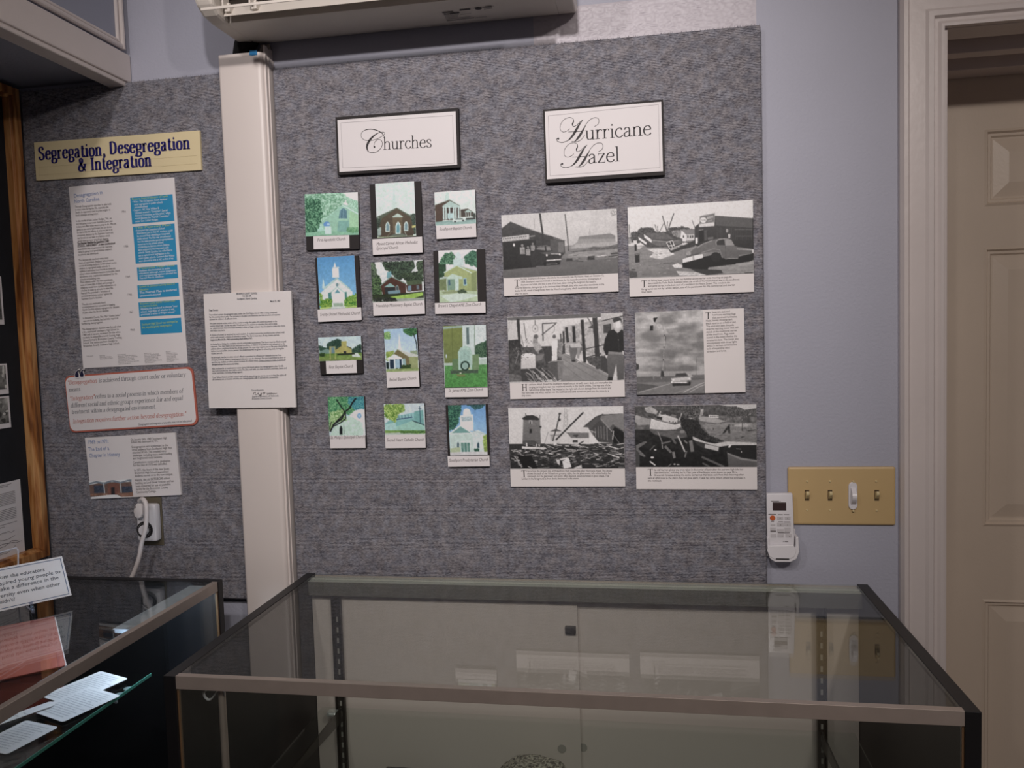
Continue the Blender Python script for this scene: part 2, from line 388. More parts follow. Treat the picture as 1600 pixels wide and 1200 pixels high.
# ------------------------------------------------------------------ flat cards fixed to a wall plane
class Card:
    "a thin board on a plane parallel to the back wall; crop = (x0, y0, scale) of the coordinates used for it"
    def __init__(s, name, label, cat, quad, crop, yback, thick, m, group=None, bevel=0.0):
        s.crop = crop; s.y = yback
        q = [s.w(p) for p in quad]
        e1 = (q[1]-q[0]+q[2]-q[3])/2; e2 = (q[0]-q[3]+q[1]-q[2])/2
        a = (math.atan2(e1[1], e1[0]) + math.atan2(e2[1], e2[0])-math.pi/2)/2
        s.c = sum(q)/4; s.a = a; s.ca, s.sa = math.cos(a), math.sin(a)
        L = [s.loc(p) for p in quad]
        s.x0 = (L[0][0]+L[3][0])/2; s.x1 = (L[1][0]+L[2][0])/2; s.z1 = (L[0][1]+L[1][1])/2; s.z0 = (L[2][1]+L[3][1])/2
        s.root = empty(name, label, cat, (s.c[0], yback, s.c[1]), (0, -a, 0), group)
        s.front = -thick
        if m is not None:
            MB().box(s.x0, s.x1, -thick, 0, s.z0, s.z1).build('backing_board', m, s.root, bevel=bevel)
    def w(s, p):
        x, y = s.crop[0]+p[0]/s.crop[2], s.crop[1]+p[1]/s.crop[2]
        r = P(x, y, s.y); return np.array([r[0], r[2]])
    def loc(s, p):
        d = s.w(p)-s.c; return np.array([d[0]*s.ca+d[1]*s.sa, -d[0]*s.sa+d[1]*s.ca])
    def rect(s, quad):
        L = [s.loc(p) for p in quad]
        return ((L[0][0]+L[3][0])/2, (L[1][0]+L[2][0])/2, (L[2][1]+L[3][1])/2, (L[0][1]+L[1][1])/2)
    def panel(s, name, quad, m, lift, label=None, thick=None):
        x0, x1, z0, z1 = s.rect(quad)
        o = MB().box(x0, x1, s.front-lift, s.front if thick is None else s.front-lift+thick, z0, z1).build(name, m, s.root)
        if label: o['label'] = label
        return o
    def pic(s, name, pic, quad, lift=.0006):
        x0, x1, z0, z1 = s.rect(quad)
        return pic.build(name, s.root, x0, x1, z0, z1, s.front-lift)
    def start(s): s.t = MB(); return s
    def line(s, text, p0, p1, size, kind='sans', shear=0.0, bold=0.0, thick=.2, thin=.06, track=0.0, lift=.0012, natural=None):
        "one line of writing from p0 to p1 (baseline); size = x-height (serif) or letter size (sans) in crop pixels"
        a = s.loc(p0); b = s.loc(p1); d = b-a; L = np.hypot(*d); d = d/L; n = np.array([-d[1], d[0]])
        u = np.hypot(*(s.loc((p0[0], p0[1]-size))-a))
        if kind == 'sans': v, f, w = sans(text, shear, bold)
        else: v, f, w = serif(text, shear, thick, thin, track)
        k = L/w if natural is None else natural*u
        pts = [a+d*(q[0]*k)+n*(q[1]*u) for q in v]
        s.t.add([(p[0], s.front-lift, p[1]) for p in pts], f)
        return s
    def para(s, p0, p1, dy, size, lines, kind='sans', **kw):
        "lines of a paragraph; the longest runs from p0 to p1; dy = (dx, dy) to the next baseline"
        ws = [(sans(t, kw.get('shear', 0), kw.get('bold', 0)) if kind == 'sans' else serif(t))[2] if t else 0 for t in lines]; m = max(ws)
        for i, t in enumerate(lines):
            if not t: continue
            q0 = (p0[0]+dy[0]*i, p0[1]+dy[1]*i); r = ws[i]/m
            q1 = (q0[0]+(p1[0]-p0[0])*r, q0[1]+(p1[1]-p0[1])*r)
            s.line(t, q0, q1, size, kind, **kw)
        return s
    def stroke(s, pts, wfn, lift=.0012, n=8):
        v, f = ribbon([s.loc(p) for p in catmull(pts, n)], wfn)
        s.t.add([(p[0], s.front-lift, p[1]) for p in v], f); return s
    def dot(s, p, r, lift=.0012):
        c = s.loc(p); s.t.add([(c[0]+r*math.cos(i*math.pi/8), s.front-lift, c[1]+r*math.sin(i*math.pi/8)) for i in range(16)], [tuple(range(16))]); return s
    def ink(s, name, m, label=None):
        if s.t.v:
            o = s.t.build(name, m, s.root)
            if label: o['label'] = label
        s.t = MB(); return s
    def rule(s, p0, p1, w, lift=.0012):
        a, b = s.loc(p0), s.loc(p1); v, f = ribbon([a, b], lambda t, d: w)
        s.t.add([(p[0], s.front-lift, p[1]) for p in v], f); return s
# ------------------------------------------------------------------ materials
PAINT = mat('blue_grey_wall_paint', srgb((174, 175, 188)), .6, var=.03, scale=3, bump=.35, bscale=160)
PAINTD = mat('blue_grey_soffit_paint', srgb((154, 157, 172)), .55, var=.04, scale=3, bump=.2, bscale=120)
TRIM = mat('gloss_white_trim_paint', srgb((216, 206, 202)), .35, var=.03, scale=6, bump=.25, bscale=60)
DOORM = mat('cream_door_paint', srgb((212, 196, 178)), .4, var=.03, scale=5, bump=.15, bscale=150)
CEIL = mat('white_ceiling_paint', srgb((215, 212, 208)), .8, bump=.2)
FLOORM = mat('brown_floor_boards', srgb((92, 72, 56)), .4, var=.2, scale=4)
PVC = mat('white_duct_plastic', srgb((222, 212, 206)), .38, var=.02, scale=4)
ACW = mat('white_appliance_plastic', srgb((214, 206, 196)), .4, var=.02)
ACD = mat('dark_vent_interior', srgb((40, 36, 34)), .7)
BLACK = mat('black_laminate', srgb((24, 23, 25)), .45, bump=.1, bscale=400)
BLACKIN = mat('black_inner_laminate', srgb((26, 25, 28)), .55)
ALU = mat('brushed_aluminium', srgb((192, 178, 168)), .42, metal=.55, var=.05, scale=30)
CHROME = mat('chrome', srgb((235, 235, 235)), .2, metal=.6)
STEELD = mat('dark_steel_channel', srgb((62, 58, 54)), .4, metal=.6)
BLK = mat('black_board_edge', srgb((34, 28, 28)), .7)
PAPER = mat('white_paper', (.80, .76, .76), .6, var=.012, scale=12)
PAPERB = mat('matt_white_card', (.80, .755, .74), .65, var=.01, scale=15)
CREAMP = mat('cream_sign_board', srgb((228, 212, 170)), .6, var=.02, scale=10)
INK = mat('black_ink', srgb((38, 32, 34)), .6)
GREYINK = mat('grey_ink', srgb((122, 116, 116)), .6)
SLATE = mat('slate_ink', srgb((84, 88, 98)), .6)
PALEINK = mat('pale_grey_ink', srgb((150, 146, 148)), .6)
NAVY = mat('navy_ink', srgb((34, 30, 108)), .5)
BLUEINK = mat('light_blue_ink', srgb((132, 150, 190)), .6)
REDINK = mat('terracotta_ink', srgb((196, 106, 90)), .6)
FOAM = mat('black_insulation_foam', srgb((14, 14, 15)), .9, bump=.4, bscale=200)
PLASTW = mat('white_gloss_plastic', srgb((225, 222, 225)), .3)
CORDM = mat('white_cord_plastic', srgb((222, 214, 212)), .45)
IVORY = mat('ivory_switch_plastic', srgb((200, 172, 124)), .4, var=.02)
CREAMPL = mat('cream_toggle_plastic', srgb((214, 196, 150)), .35)
BLKPL = mat('black_plastic', srgb((18, 17, 20)), .35)

def carpet_mat():
    m = bpy.data.materials.new('grey_ribbed_carpet'); m.use_nodes = True; nt = m.node_tree; b = nt.nodes['Principled BSDF']
    b.inputs['Roughness'].default_value = .95; b.inputs['Specular IOR Level'].default_value = .1
    tc = nt.nodes.new('ShaderNodeTexCoord')
    def noise(sc, detail, scale):
        mp = nt.nodes.new('ShaderNodeMapping'); mp.inputs['Scale'].default_value = sc
        nt.links.new(tc.outputs['Object'], mp.inputs['Vector'])
        n = nt.nodes.new('ShaderNodeTexNoise'); n.inputs['Scale'].default_value = scale; n.inputs['Detail'].default_value = detail
        nt.links.new(mp.outputs[0], n.inputs['Vector']); return n
    rib = noise((190, 190, 480), 3, 1.0)          # broken ribs
    mott = noise((1, 1, 1), 6, 38)              # mottled yarn
    w = nt.nodes.new('ShaderNodeTexWave'); w.bands_direction = 'Z'; w.inputs['Scale'].default_value = 92; w.inputs['Distortion'].default_value = .6
    w.inputs['Detail'].default_value = 1
    nt.links.new(tc.outputs['Object'], w.inputs['Vector'])
    a = nt.nodes.new('ShaderNodeMath'); a.operation = 'MULTIPLY_ADD'; a.inputs[1].default_value = .55; nt.links.new(rib.outputs['Fac'], a.inputs[0])
    k = nt.nodes.new('ShaderNodeMath'); k.operation = 'MULTIPLY'; k.inputs[1].default_value = .30; nt.links.new(mott.outputs['Fac'], k.inputs[0])
    nt.links.new(k.outputs[0], a.inputs[2])
    c = nt.nodes.new('ShaderNodeMath'); c.operation = 'MULTIPLY_ADD'; c.inputs[1].default_value = .15
    nt.links.new(w.outputs['Fac'], c.inputs[0]); nt.links.new(a.outputs[0], c.inputs[2])
    r = nt.nodes.new('ShaderNodeValToRGB'); r.color_ramp.elements[0].position = .34; r.color_ramp.elements[1].position = .66
    r.color_ramp.elements[0].color = (*srgb((72, 70, 77)), 1); r.color_ramp.elements[1].color = (*srgb((158, 156, 161)), 1)
    nt.links.new(c.outputs[0], r.inputs[0])
    # faint yarn colour drift
    hue = noise((1, 1, 1), 3, 60); hr = nt.nodes.new('ShaderNodeValToRGB')
    hr.color_ramp.elements[0].color = (1.03, 1.0, .975, 1); hr.color_ramp.elements[1].color = (.975, 1.0, 1.04, 1)
    hr.color_ramp.elements[0].position = .4; hr.color_ramp.elements[1].position = .6
    nt.links.new(hue.outputs['Fac'], hr.inputs[0])
    x = nt.nodes.new('ShaderNodeMix'); x.data_type = 'RGBA'; x.blend_type = 'MULTIPLY'; x.inputs[0].default_value = 1
    nt.links.new(r.outputs[0], x.inputs[6]); nt.links.new(hr.outputs[0], x.inputs[7]); nt.links.new(x.outputs[2], b.inputs['Base Color'])
    u = nt.nodes.new('ShaderNodeBump'); u.inputs['Strength'].default_value = .6; u.inputs['Distance'].default_value = .002
    nt.links.new(c.outputs[0], u.inputs['Height']); nt.links.new(u.outputs['Normal'], b.inputs['Normal'])
    return m
CARPET = carpet_mat()

def wood_mat():
    m = bpy.data.materials.new('knotty_oak_frame'); m.use_nodes = True; nt = m.node_tree; b = nt.nodes['Principled BSDF']
    b.inputs['Roughness'].default_value = .35
    tc = nt.nodes.new('ShaderNodeTexCoord'); mp = nt.nodes.new('ShaderNodeMapping'); mp.inputs['Scale'].default_value = (28, 28, 3)
    nt.links.new(tc.outputs['Object'], mp.inputs[0])
    n = nt.nodes.new('ShaderNodeTexNoise'); n.inputs['Scale'].default_value = 1.6; n.inputs['Detail'].default_value = 5; n.inputs['Distortion'].default_value = .6
    nt.links.new(mp.outputs[0], n.inputs['Vector'])
    r = nt.nodes.new('ShaderNodeValToRGB'); e = r.color_ramp.elements; e[0].position = .38; e[1].position = .62
    e[0].color = (*srgb((112, 66, 34)), 1); e[1].color = (*srgb((206, 154, 100)), 1); k = e.new(.5); k.color = (*srgb((170, 112, 62)), 1)
    nt.links.new(n.outputs['Fac'], r.inputs[0]); nt.links.new(r.outputs[0], b.inputs['Base Color']); return m
WOOD = wood_mat()

def stone_mat():
    m = bpy.data.materials.new('speckled_coquina_stone'); m.use_nodes = True; nt = m.node_tree; b = nt.nodes['Principled BSDF']
    b.inputs['Roughness'].default_value = .9; tc = nt.nodes.new('ShaderNodeTexCoord')
    n = nt.nodes.new('ShaderNodeTexNoise'); n.inputs['Scale'].default_value = 170; n.inputs['Detail'].default_value = 3
    nt.links.new(tc.outputs['Object'], n.inputs['Vector']); r = nt.nodes.new('ShaderNodeValToRGB'); e = r.color_ramp.elements
    e[0].position = .4; e[1].position = .62; e[0].color = (*srgb((60, 54, 46)), 1); e[1].color = (*srgb((205, 196, 180)), 1)
    nt.links.new(n.outputs['Fac'], r.inputs[0]); nt.links.new(r.outputs[0], b.inputs['Base Color'])
    u = nt.nodes.new('ShaderNodeBump'); u.inputs['Strength'].default_value = 1; u.inputs['Distance'].default_value = .003
    nt.links.new(n.outputs['Fac'], u.inputs['Height']); nt.links.new(u.outputs['Normal'], b.inputs['Normal']); return m
STONE = stone_mat()

# ------------------------------------------------------------------ the room
DX0, DX1, DZT = .644, 1.50, 2.112
struct('wall_back', MB().box(-1.7, DX0, 0, .36, 0, 2.8).box(DX1, 2.4, 0, .36, 0, 2.8).box(DX0, DX1, 0, .36, DZT+.03, 2.8), PAINT)
struct('wall_left', MB().box(-1.7, -1.6, -4.6, 0, 0, 2.8), PAINT)
struct('wall_right', MB().box(2.3, 2.4, -4.6, 0, 0, 2.8), PAINT)
struct('wall_front', MB().box(-1.7, 2.4, -4.7, -4.6, 0, 2.8), PAINT)
struct('floor', MB().box(-1.7, 2.4, -4.7, .5, -.05, 0), FLOORM)
struct('ceiling', MB().box(-1.7, 2.4, -4.7, .36, 2.8, 2.85), CEIL)
# soffit along the left wall: painted box, thick white trim board along its lower edge, quarter-round beads round a panel
SX = -1.262
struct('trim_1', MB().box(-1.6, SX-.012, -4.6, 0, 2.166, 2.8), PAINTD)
q = [(-4.6, 2.152), (-.002, 2.152), (-.002, 2.222), (-4.6, 2.222)]
t2 = MB().xprism(q, SX-.014, SX).xprism([(-4.6, 2.140), (-.002, 2.140), (-.002, 2.152), (-4.6, 2.152)], SX-.05, SX-.004)
struct('trim_2', t2, TRIM, bevel=.003)
bd = MB().tube([(SX-.006, -4.5, 2.236), (SX-.006, -.03, 2.236)], .007).tube([(SX-.006, -.022, 2.23), (SX-.006, -.022, 2.8)], .007)
bd.tube([(SX-.010, -4.5, 2.248), (SX-.010, -.04, 2.248)], .005).tube([(SX-.010, -.034, 2.245), (SX-.010, -.034, 2.8)], .005)
struct('trim_3', bd, TRIM)

# small patch of rough unsmoothed plaster right of the air conditioner
def plaster():
    n = 70; rng = np.random.default_rng(3); x0, x1 = -.235, .262; z0, z1 = 2.146, 2.235
    m = 18; h = _val(n*4, m*3, n*1.0, m*1.2, rng); vs = []; fs = []
    H, Wd = h.shape
    for j in range(H):
        for i in range(Wd):
            e = min(1, i/6, (Wd-1-i)/6, j/3, (H-1-j)/3)
            vs.append((x0+(x1-x0)*i/(Wd-1), -.0004-(.0022*h[j, i])*max(0, e), z0+(z1-z0)*j/(H-1)))
    for j in range(H-1):
        for i in range(Wd-1):
            k = j*Wd+i; fs.append((k, k+1, k+Wd+1, k+Wd))
    o = MB().add(vs, fs).build('trim_4', mat('stippled_wall_paint', srgb((196, 190, 196)), .45), None, smooth=True); o['kind'] = 'structure'
plaster()

# door casing, deep reveal, door
cs = MB()
prof = [(0, -.012), (.006, -.022), (.014, -.022), (.018, -.016), (.050, -.016), (.056, -.020), (.066, -.020), (.070, -.012), (.076, -.012), (.082, -.016), (.088, -.016)]
def casing(flip=False):
    v = []; f = []; n = len(prof)
    for (d, y) in [(0, 0)]+prof+[(.088, 0)]:
        X = DX0-.088+d; Z = DZT+.088-d
        for p in ((X, y, 0), (X, y, Z), (DX1+.088-d, y, Z), (DX1+.088-d, y, 0)): v.append(p)
    for i in range(n+1):
        for j in range(3):
            a = i*4+j; f.append((a, a+1, a+5, a+4))
    return MB().add(v, f)
struct('trim_5', casing(), TRIM)
rv = MB().box(DX0-.001, DX0+.012, 0, .345, 0, DZT).box(DX1-.012, DX1, 0, .345, 0, DZT)
rv.box(DX0, DX1, 0, .075, DZT-.001, DZT+.03).box(DX0, DX1, .075, .36, DZT+.028, DZT+.04)
rv.box(DX0, DX1, .15, .19, DZT-.008, DZT+.03).box(DX0, DX1, .27, .34, DZT-.012, DZT+.03)
rv.box(DX0, DX0+.02, .30, .344, 0, DZT)
struct('trim_6', rv, TRIM, bevel=.002)
dy = .344
dr = empty('door_1', None, None, (0, 0, 0)); dr['kind'] = 'structure'
MB().box(DX0+.005, DX1-.005, dy+.01, dy+.045, .01, DZT+.02).build('door_slab', DOORM, dr)
# raised six-panel moulding: stiles and rails proud of recessed panels
xs = [.864, 1.04, 1.12, 1.29]
sc = 2.2/2.2
zs = [(.756-.52, 1.485-.727), (1.485-.533, 1.485+.188), (1.485+.292, 1.485+.484)]
fr = MB().box(DX0+.005, .864, dy, dy+.01, .01, DZT+.02).box(1.29, DX1-.005, dy, dy+.01, .01, DZT+.02).box(1.04, 1.12, dy, dy+.01, .01, DZT+.02)
zz = [.01]+[z for a in zs for z in a]+[DZT+.02]
for i in range(0, len(zz), 2):
    for xa, xb in ((.864, 1.04), (1.12, 1.29)): fr.box(xa, xb, dy, dy+.01, zz[i], zz[i+1])
fr.build('door_stiles_and_rails', DOORM, dr)
for (xa, xb) in ((.864, 1.04), (1.12, 1.29)):
    for (za, zb) in zs:
        v = []; 
        for d, y in ((0, dy), (.006, dy-.003), (.010, dy+.004), (.016, dy+.004), (.020, dy+.009), (.024, dy+.009), (.058, dy+.001), (.062, dy+.001)):
            for p in ((xa+d, y, za+d), (xb-d, y, za+d), (xb-d, y, zb-d), (xa+d, y, zb-d)): v.append(p)
        f = [(i*4+j, i*4+(j+1) % 4, i*4+4+(j+1) % 4, i*4+4+j) for i in range(7) for j in range(4)]+[(28, 29, 30, 31)]
        MB().add(v, f).build('door_panel', DOORM, dr)
MB().cyl((1.43, dy-.045, .95), (1.43, dy, .95), .012).cyl((1.43, dy-.065, .95), (1.43, dy-.04, .95), .028, .024).build('door_knob', CHROME, dr, smooth=True)
struct('baseboard_back', MB().box(-1.6, DX0-.09, -.016, 0, 0, .13), TRIM, bevel=.004)
struct('baseboard_left', MB().box(-1.6, -1.584, -4.6, -.016, 0, .13), TRIM, bevel=.004)

# ------------------------------------------------------------------ carpet covered display boards
def board(name, label, x0, x1, z0, z1):
    o = MB().box(x0, x1, -.024, -.001, z0, z1)
    r = empty(name, label, 'display board', ((x0+x1)/2, 0, z0))
    c = o.build('carpet_covering', CARPET, r, bevel=.005, seg=3); c.location = (-(x0+x1)/2, 0, -z0)
    # frayed yarn ends standing up along the cut top edge and the right edge
    rng = random.Random(5); f = MB()
    for i in range(260):
        x = rng.uniform(x0, x1); h = rng.uniform(.0015, .004); a = rng.uniform(-.002, .002)
        f.add([(x-.0006, -.022, z1-.002), (x+.0006, -.022, z1-.002), (x+a, -.022-abs(a), z1+h)], [(0, 1, 2)])
    for i in range(260):
        z = rng.uniform(z0, z1); h = rng.uniform(.001, .003)
        f.add([(x1-.002, -.022, z-.0006), (x1-.002, -.022, z+.0006), (x1+h, -.022, z)], [(0, 2, 1)])
    e = f.build('frayed_yarn', CARPET, r); e['kind'] = 'stuff'; e.location = c.location
board('carpeted_display_board', 'large grey ribbed carpet display board holding the church and hurricane pictures', -.872, .268, .885, 2.148)
board('carpeted_display_board', 'grey carpet display board left of the white pipe cover, behind the left-hand display case', -1.565, -1.004, .835, 2.150)

# ------------------------------------------------------------------ pipe cover, insulated pipe
pc = empty('pipe_cover', 'tall white plastic pipe cover running up the wall to the air conditioner', 'pipe cover', (-.94, 0, .02))
PCX0, PCX1 = -.998, -.884
def pcb(name, mb, m, bevel=0, smooth=False):
    o = mb.build(name, m, pc, bevel=bevel, smooth=smooth); o.location = (.94, 0, -.02); return o
bc = MB().box(PCX0+.004, PCX1-.003, -.012, -.0245+.024, .02, 2.195)
pcb('base_channel', MB().box(PCX0+.003, PCX1+.006, -.030, -.001, .02, 2.175).box(PCX1-.001, PCX1+.004, -.042, -.001, .02, 2.200), PVC, .001)
r = .012; out = []
for k in range(7):
    t = math.pi/2*k/6; out.append((PCX1-r+r*math.cos(-math.pi/2+t), -.052+r+r*math.sin(-math.pi/2+t)))
outl = [(PCX0+r*.6-r*.6*math.sin(math.pi/2*k/4), -.052+r*.6-r*.6*math.cos(math.pi/2*k/4)) for k in range(5)][::-1]
pf = [(PCX0, -.010)] + outl + out + [(PCX1, -.033), (PCX1+.0025, -.032), (PCX1+.0025, -.028), (PCX1, -.027), (PCX1, -.010)]
n = len(pf); v = [(p[0], p[1], .02) for p in pf]+[(p[0], p[1], 2.182) for p in pf]
pcb('snap_on_cover', MB().add(v, [tuple(range(n-1, -1, -1)), tuple(range(n, 2*n))]+[(i, (i+1) % n, (i+1) % n+n, i+n) for i in range(n)]), PVC, smooth=True)
tp = P(396, 82, -.053)
o = pcb('tape_scrap', MB().prism([(tp[0]-.011, tp[2]-.005), (tp[0]-.004, tp[2]-.007), (tp[0]+.009, tp[2]-.006), (tp[0]+.0085, tp[2]+.005), (tp[0]-.009, tp[2]+.006)], -.0532, -.0521), mat('blue_tape', srgb((52, 140, 200)), .5)); o['label'] = 'scrap of blue painter tape'
ins = empty('insulated_pipe', 'fat black foam insulated pipe between the pipe cover and the air conditioner', 'pipe', (-.93, -.03, 2.17))
o = MB().tube([(-.945, -.027, 2.10), (-.944, -.027, 2.19), (-.938, -.030, 2.205), (-.925, -.034, 2.216), (-.912, -.036, 2.224)], [.024, .024, .025, .024, .02], n=18).build('foam_sleeve', FOAM, ins, smooth=True); o.location = (.93, .03, -2.17)
o = MB().tube([(-.906, -.02, 2.10), (-.902, -.02, 2.185), (-.893, -.026, 2.201), (-.875, -.022, 2.203)], .007, n=10).build('drain_hose', mat('grey_hose', srgb((120, 112, 106)), .4), ins, smooth=True); o.location = (.93, .03, -2.17)

# ------------------------------------------------------------------ air conditioner
ac = empty('air_conditioner', 'white wall-mounted split air conditioner with open flap above the display board', 'air conditioner', (-.535, 0, 2.205))
def acp(name, mb, m, bevel=0, smooth=False):
    o = mb.build(name, m, ac, bevel=bevel, smooth=smooth); o.location = (.535, 0, -2.205); return o
AX0, AX1 = -.945, -.133
BZ = 2.205
prof = [(-.001, BZ+.020), (-.001, BZ+.30), (-.20, BZ+.30), (-.235, BZ+.285), (-.245, BZ+.25), (-.245, BZ+.13), (-.242, BZ+.075), (-.165, BZ+.075), (-.165, BZ+.002), (-.150, BZ), (-.05, BZ+.002), (-.02, BZ+.008)]
acp('casing', MB().xprism([(a, b) for a, b in prof], AX0+.04, AX1-.04), ACW, smooth=True)
full = [(-.001, BZ+.020), (-.001, BZ+.30), (-.20, BZ+.30), (-.235, BZ+.285), (-.248, BZ+.25), (-.250, BZ+.10), (-.245, BZ+.045), (-.23, BZ+.018), (-.205, BZ+.004), (-.165, BZ), (-.05, BZ+.002), (-.02, BZ+.008)]
acp('left_end_cap', MB().xprism(full, AX0, AX0+.042), ACW, .008)
acp('right_end_cap', MB().xprism(full, AX1-.042, AX1), ACW, .004)
acp('vent_interior', MB().box(AX0+.042, AX1-.042, -.24, -.167, BZ+.05, BZ+.0745), ACD)
acp('air_vane', MB().xprism([(-.196, BZ+.004), (-.189, BZ+.006), (-.172, BZ+.034), (-.176, BZ+.035)], AX0+.046, AX1-.046), ACW, .001)
acp('air_vane', MB().xprism([(-.262, BZ-.008), (-.238, BZ+.002), (-.236, BZ+.007), (-.262, BZ-.002)], AX0+.030, AX1-.046), ACW, .001)
for i in range(12):
    x = AX0+.07+i*.06; acp('air_guide_blade', MB().box(x, x+.002, -.262, -.225, BZ+.05, BZ+.074), ACW)
for x in (AX0+.052, AX0+.115): acp('vane_hinge', MB().box(x, x+.012, -.20, -.176, BZ+.012, BZ+.030).box(x+.002, x+.006, -.215, -.19, BZ+.018, BZ+.045), ACW)
# rating label under the casing: black lettering laid out as in the photograph
lab = MB()
def ulab(px0, px1, py0, py1, slant=0):
    pts = [PZ(px0, py0, BZ-.0006), PZ(px1, py0-(px1-px0)*.115, BZ-.0006), PZ(px1+slant, py1-(px1-px0)*.115, BZ-.0006), PZ(px0+slant, py1, BZ-.0006)]
    return [tuple(p) for p in pts]
for a in ((691, 708, 19.5, 20.6), (718, 735, 15.5, 17), (703, 718, 20.8, 22.2), (698, 741, 32.3, 33.1), (742, 761, 27.8, 28.3), (692, 718, 22.8, 23.3), (694, 717, 24.6, 25.1), (695, 716, 26.4, 26.9), (696, 716, 28.2, 28.7), (697, 735, 30.2, 30.6), (719, 736, 22.6, 23.0), (755, 769, 12, 12.6), (756, 769, 14, 14.6), (757, 768, 10.2, 10.8), (739, 772, 13.2, 13.5)):
    lab.add(ulab(*a), [(0, 3, 2, 1)])
c = PZ(747.5, 13.6, BZ-.0007)
for r0 in (.0055,):
    lab.add([(c[0]+r0*1.4*math.cos(t*math.pi/8), c[1]+r0*math.sin(t*math.pi/8), c[2]) for t in range(16)], [tuple(range(16))])
lo = acp('rating_label', lab, INK); lo['label'] = 'small printed rating label'
v, f, w = sans('MITSUBISHI', .1, .01)
tl = MB(); a = PZ(693, 21.0, BZ-.0007); b = PZ(709, 19.2, BZ-.0007); dd = b-a; dd /= np.hypot(dd[0], dd[1]); L = np.hypot(b[0]-a[0], b[1]-a[1])
tl.add([(a[0]+dd[0]*p[0]*L/w, a[1]+.0005+p[1]*.012, BZ-.0008) for p in v], [tuple(reversed(q)) for q in f])
acp('maker_name', tl, INK)

# ------------------------------------------------------------------ timer outlet, plug and cord
ot = empty('plug_in_timer', 'white plug-in timer with black dial in a cut-out of the left carpet board', 'timer', tuple(P(229, 817, 0)))
ox, oy, oz = ot.location
x0, z1 = P(212, 788, -.05)[0], P(212, 788, -.05)[2]; x1, z0 = P(246, 846, -.05)[0], P(246, 846, -.05)[2]
def sub(par, name, mb, m, bevel=0, smooth=False, label=None):
    o = mb.build(name, m, par, bevel=bevel, smooth=smooth); o.location = -Vector(par.location)
    if label: o['label'] = label
    return o
sub(ot, 'wall_plate', MB().box(x0-.004, x1+.002, -.0275, -.0245, z0-.016, z1+.014), mat('dull_olive_plate', srgb((96, 88, 72)), .6), .0008)
sub(ot, 'timer_body', MB().box(x0, x1, -.052, -.0275, z0, z1), PLASTW, .006, True)
dc = P(226, 828, -.054)
sub(ot, 'dial_ring', MB().cyl((dc[0], -.052, dc[2]), (dc[0], -.056, dc[2]), .0220, .0212, 28), BLKPL, smooth=True, label='black timer dial ring')
sub(ot, 'dial_knob', MB().cyl((dc[0], -.056, dc[2]), (dc[0], -.061, dc[2]), .0135, .0125, 24), PLASTW, smooth=True)
tk = MB()
for i in range(24):
    a = i*math.pi/12; tk.box(dc[0]+.0175*math.cos(a)-.0005, dc[0]+.0175*math.cos(a)+.0005, -.0566, -.0559, dc[2]+.0175*math.sin(a)-.0005, dc[2]+.0175*math.sin(a)+.0005)
sub(ot, 'dial_pins', tk, PLASTW)
cp = P(216, 800, -.07)
pl = empty('power_plug', 'flat white plug with thick cord hanging from the timer down behind the left case', 'plug', (cp[0], -.06, cp[2]))
hd = P(216, 797, -.066)
pts = [(hd[0]-.011, hd[2]-.016), (hd[0]-.004, hd[2]-.022), (hd[0]+.006, hd[2]-.020), (hd[0]+.012, hd[2]-.008), (hd[0]+.014, hd[2]+.012), (hd[0]+.010, hd[2]+.020), (hd[0]-.002, hd[2]+.018), (hd[0]-.010, hd[2]+.010), (hd[0]-.013, hd[2]-.004)]
sub(pl, 'plug_head', MB().prism(pts, -.068, -.0535), CORDM, .003, True)
cord = catmull([P(218, 783, -.066), P(223, 780, -.075), P(228, 788, -.082), P(229, 806, -.084), P(227, 828, -.083), P(221, 850, -.080), P(217, 872, -.078), P(209, 895, -.078), P(200, 915, -.08), P(196, 945, -.085), P(194, 1000, -.09)], 6)
sub(pl, 'cord', MB().tube(cord, .0056, n=12), CORDM, smooth=True)
rb = MB()
for i in range(4): rb.tube([(hd[0]-.010, -.0685, hd[2]+.006+i*.003), (hd[0]-.004, -.0685, hd[2]+.007+i*.003)], .0006, n=6)
sub(pl, 'grip_ridges', rb, GREYINK)

# ------------------------------------------------------------------ switches and remote
sp = empty('switch_plate', 'wide ivory four-gang light switch plate beside the door casing', 'light switch', tuple(P(1317, 775, 0)))
a = P(1230, 729, 0); b = P(1398, 820, 0)
sub(sp, 'cover_plate', MB().box(a[0], b[0], -.007, 0, b[2], a[2]), IVORY, .004)
for i, (tx, ty) in enumerate(((1261, 774), (1297, 774), (1370, 774))):
    c = P(tx, ty, -.0075)
    sub(sp, 'toggle_slot', MB().box(c[0]-.0048, c[0]+.0048, -.0074, -.006, c[2]-.0120, c[2]+.0120), mat('dark_slot', srgb((70, 52, 30)), .7))
    sub(sp, 'toggle_lever', MB().add([(c[0]-.004, -.0072, c[2]-.009), (c[0]+.004, -.0072, c[2]-.009), (c[0]+.004, -.0072, c[2]+.009), (c[0]-.004, -.0072, c[2]+.009),
        (c[0]-.0032, -.020, c[2]+.003), (c[0]+.0032, -.020, c[2]+.003), (c[0]+.0032, -.019, c[2]+.011), (c[0]-.0032, -.019, c[2]+.011)],
        [(0, 3, 2, 1), (4, 5, 6, 7), (0, 1, 5, 4), (1, 2, 6, 5), (2, 3, 7, 6), (3, 0, 4, 7)]), CREAMPL, .0012, True)
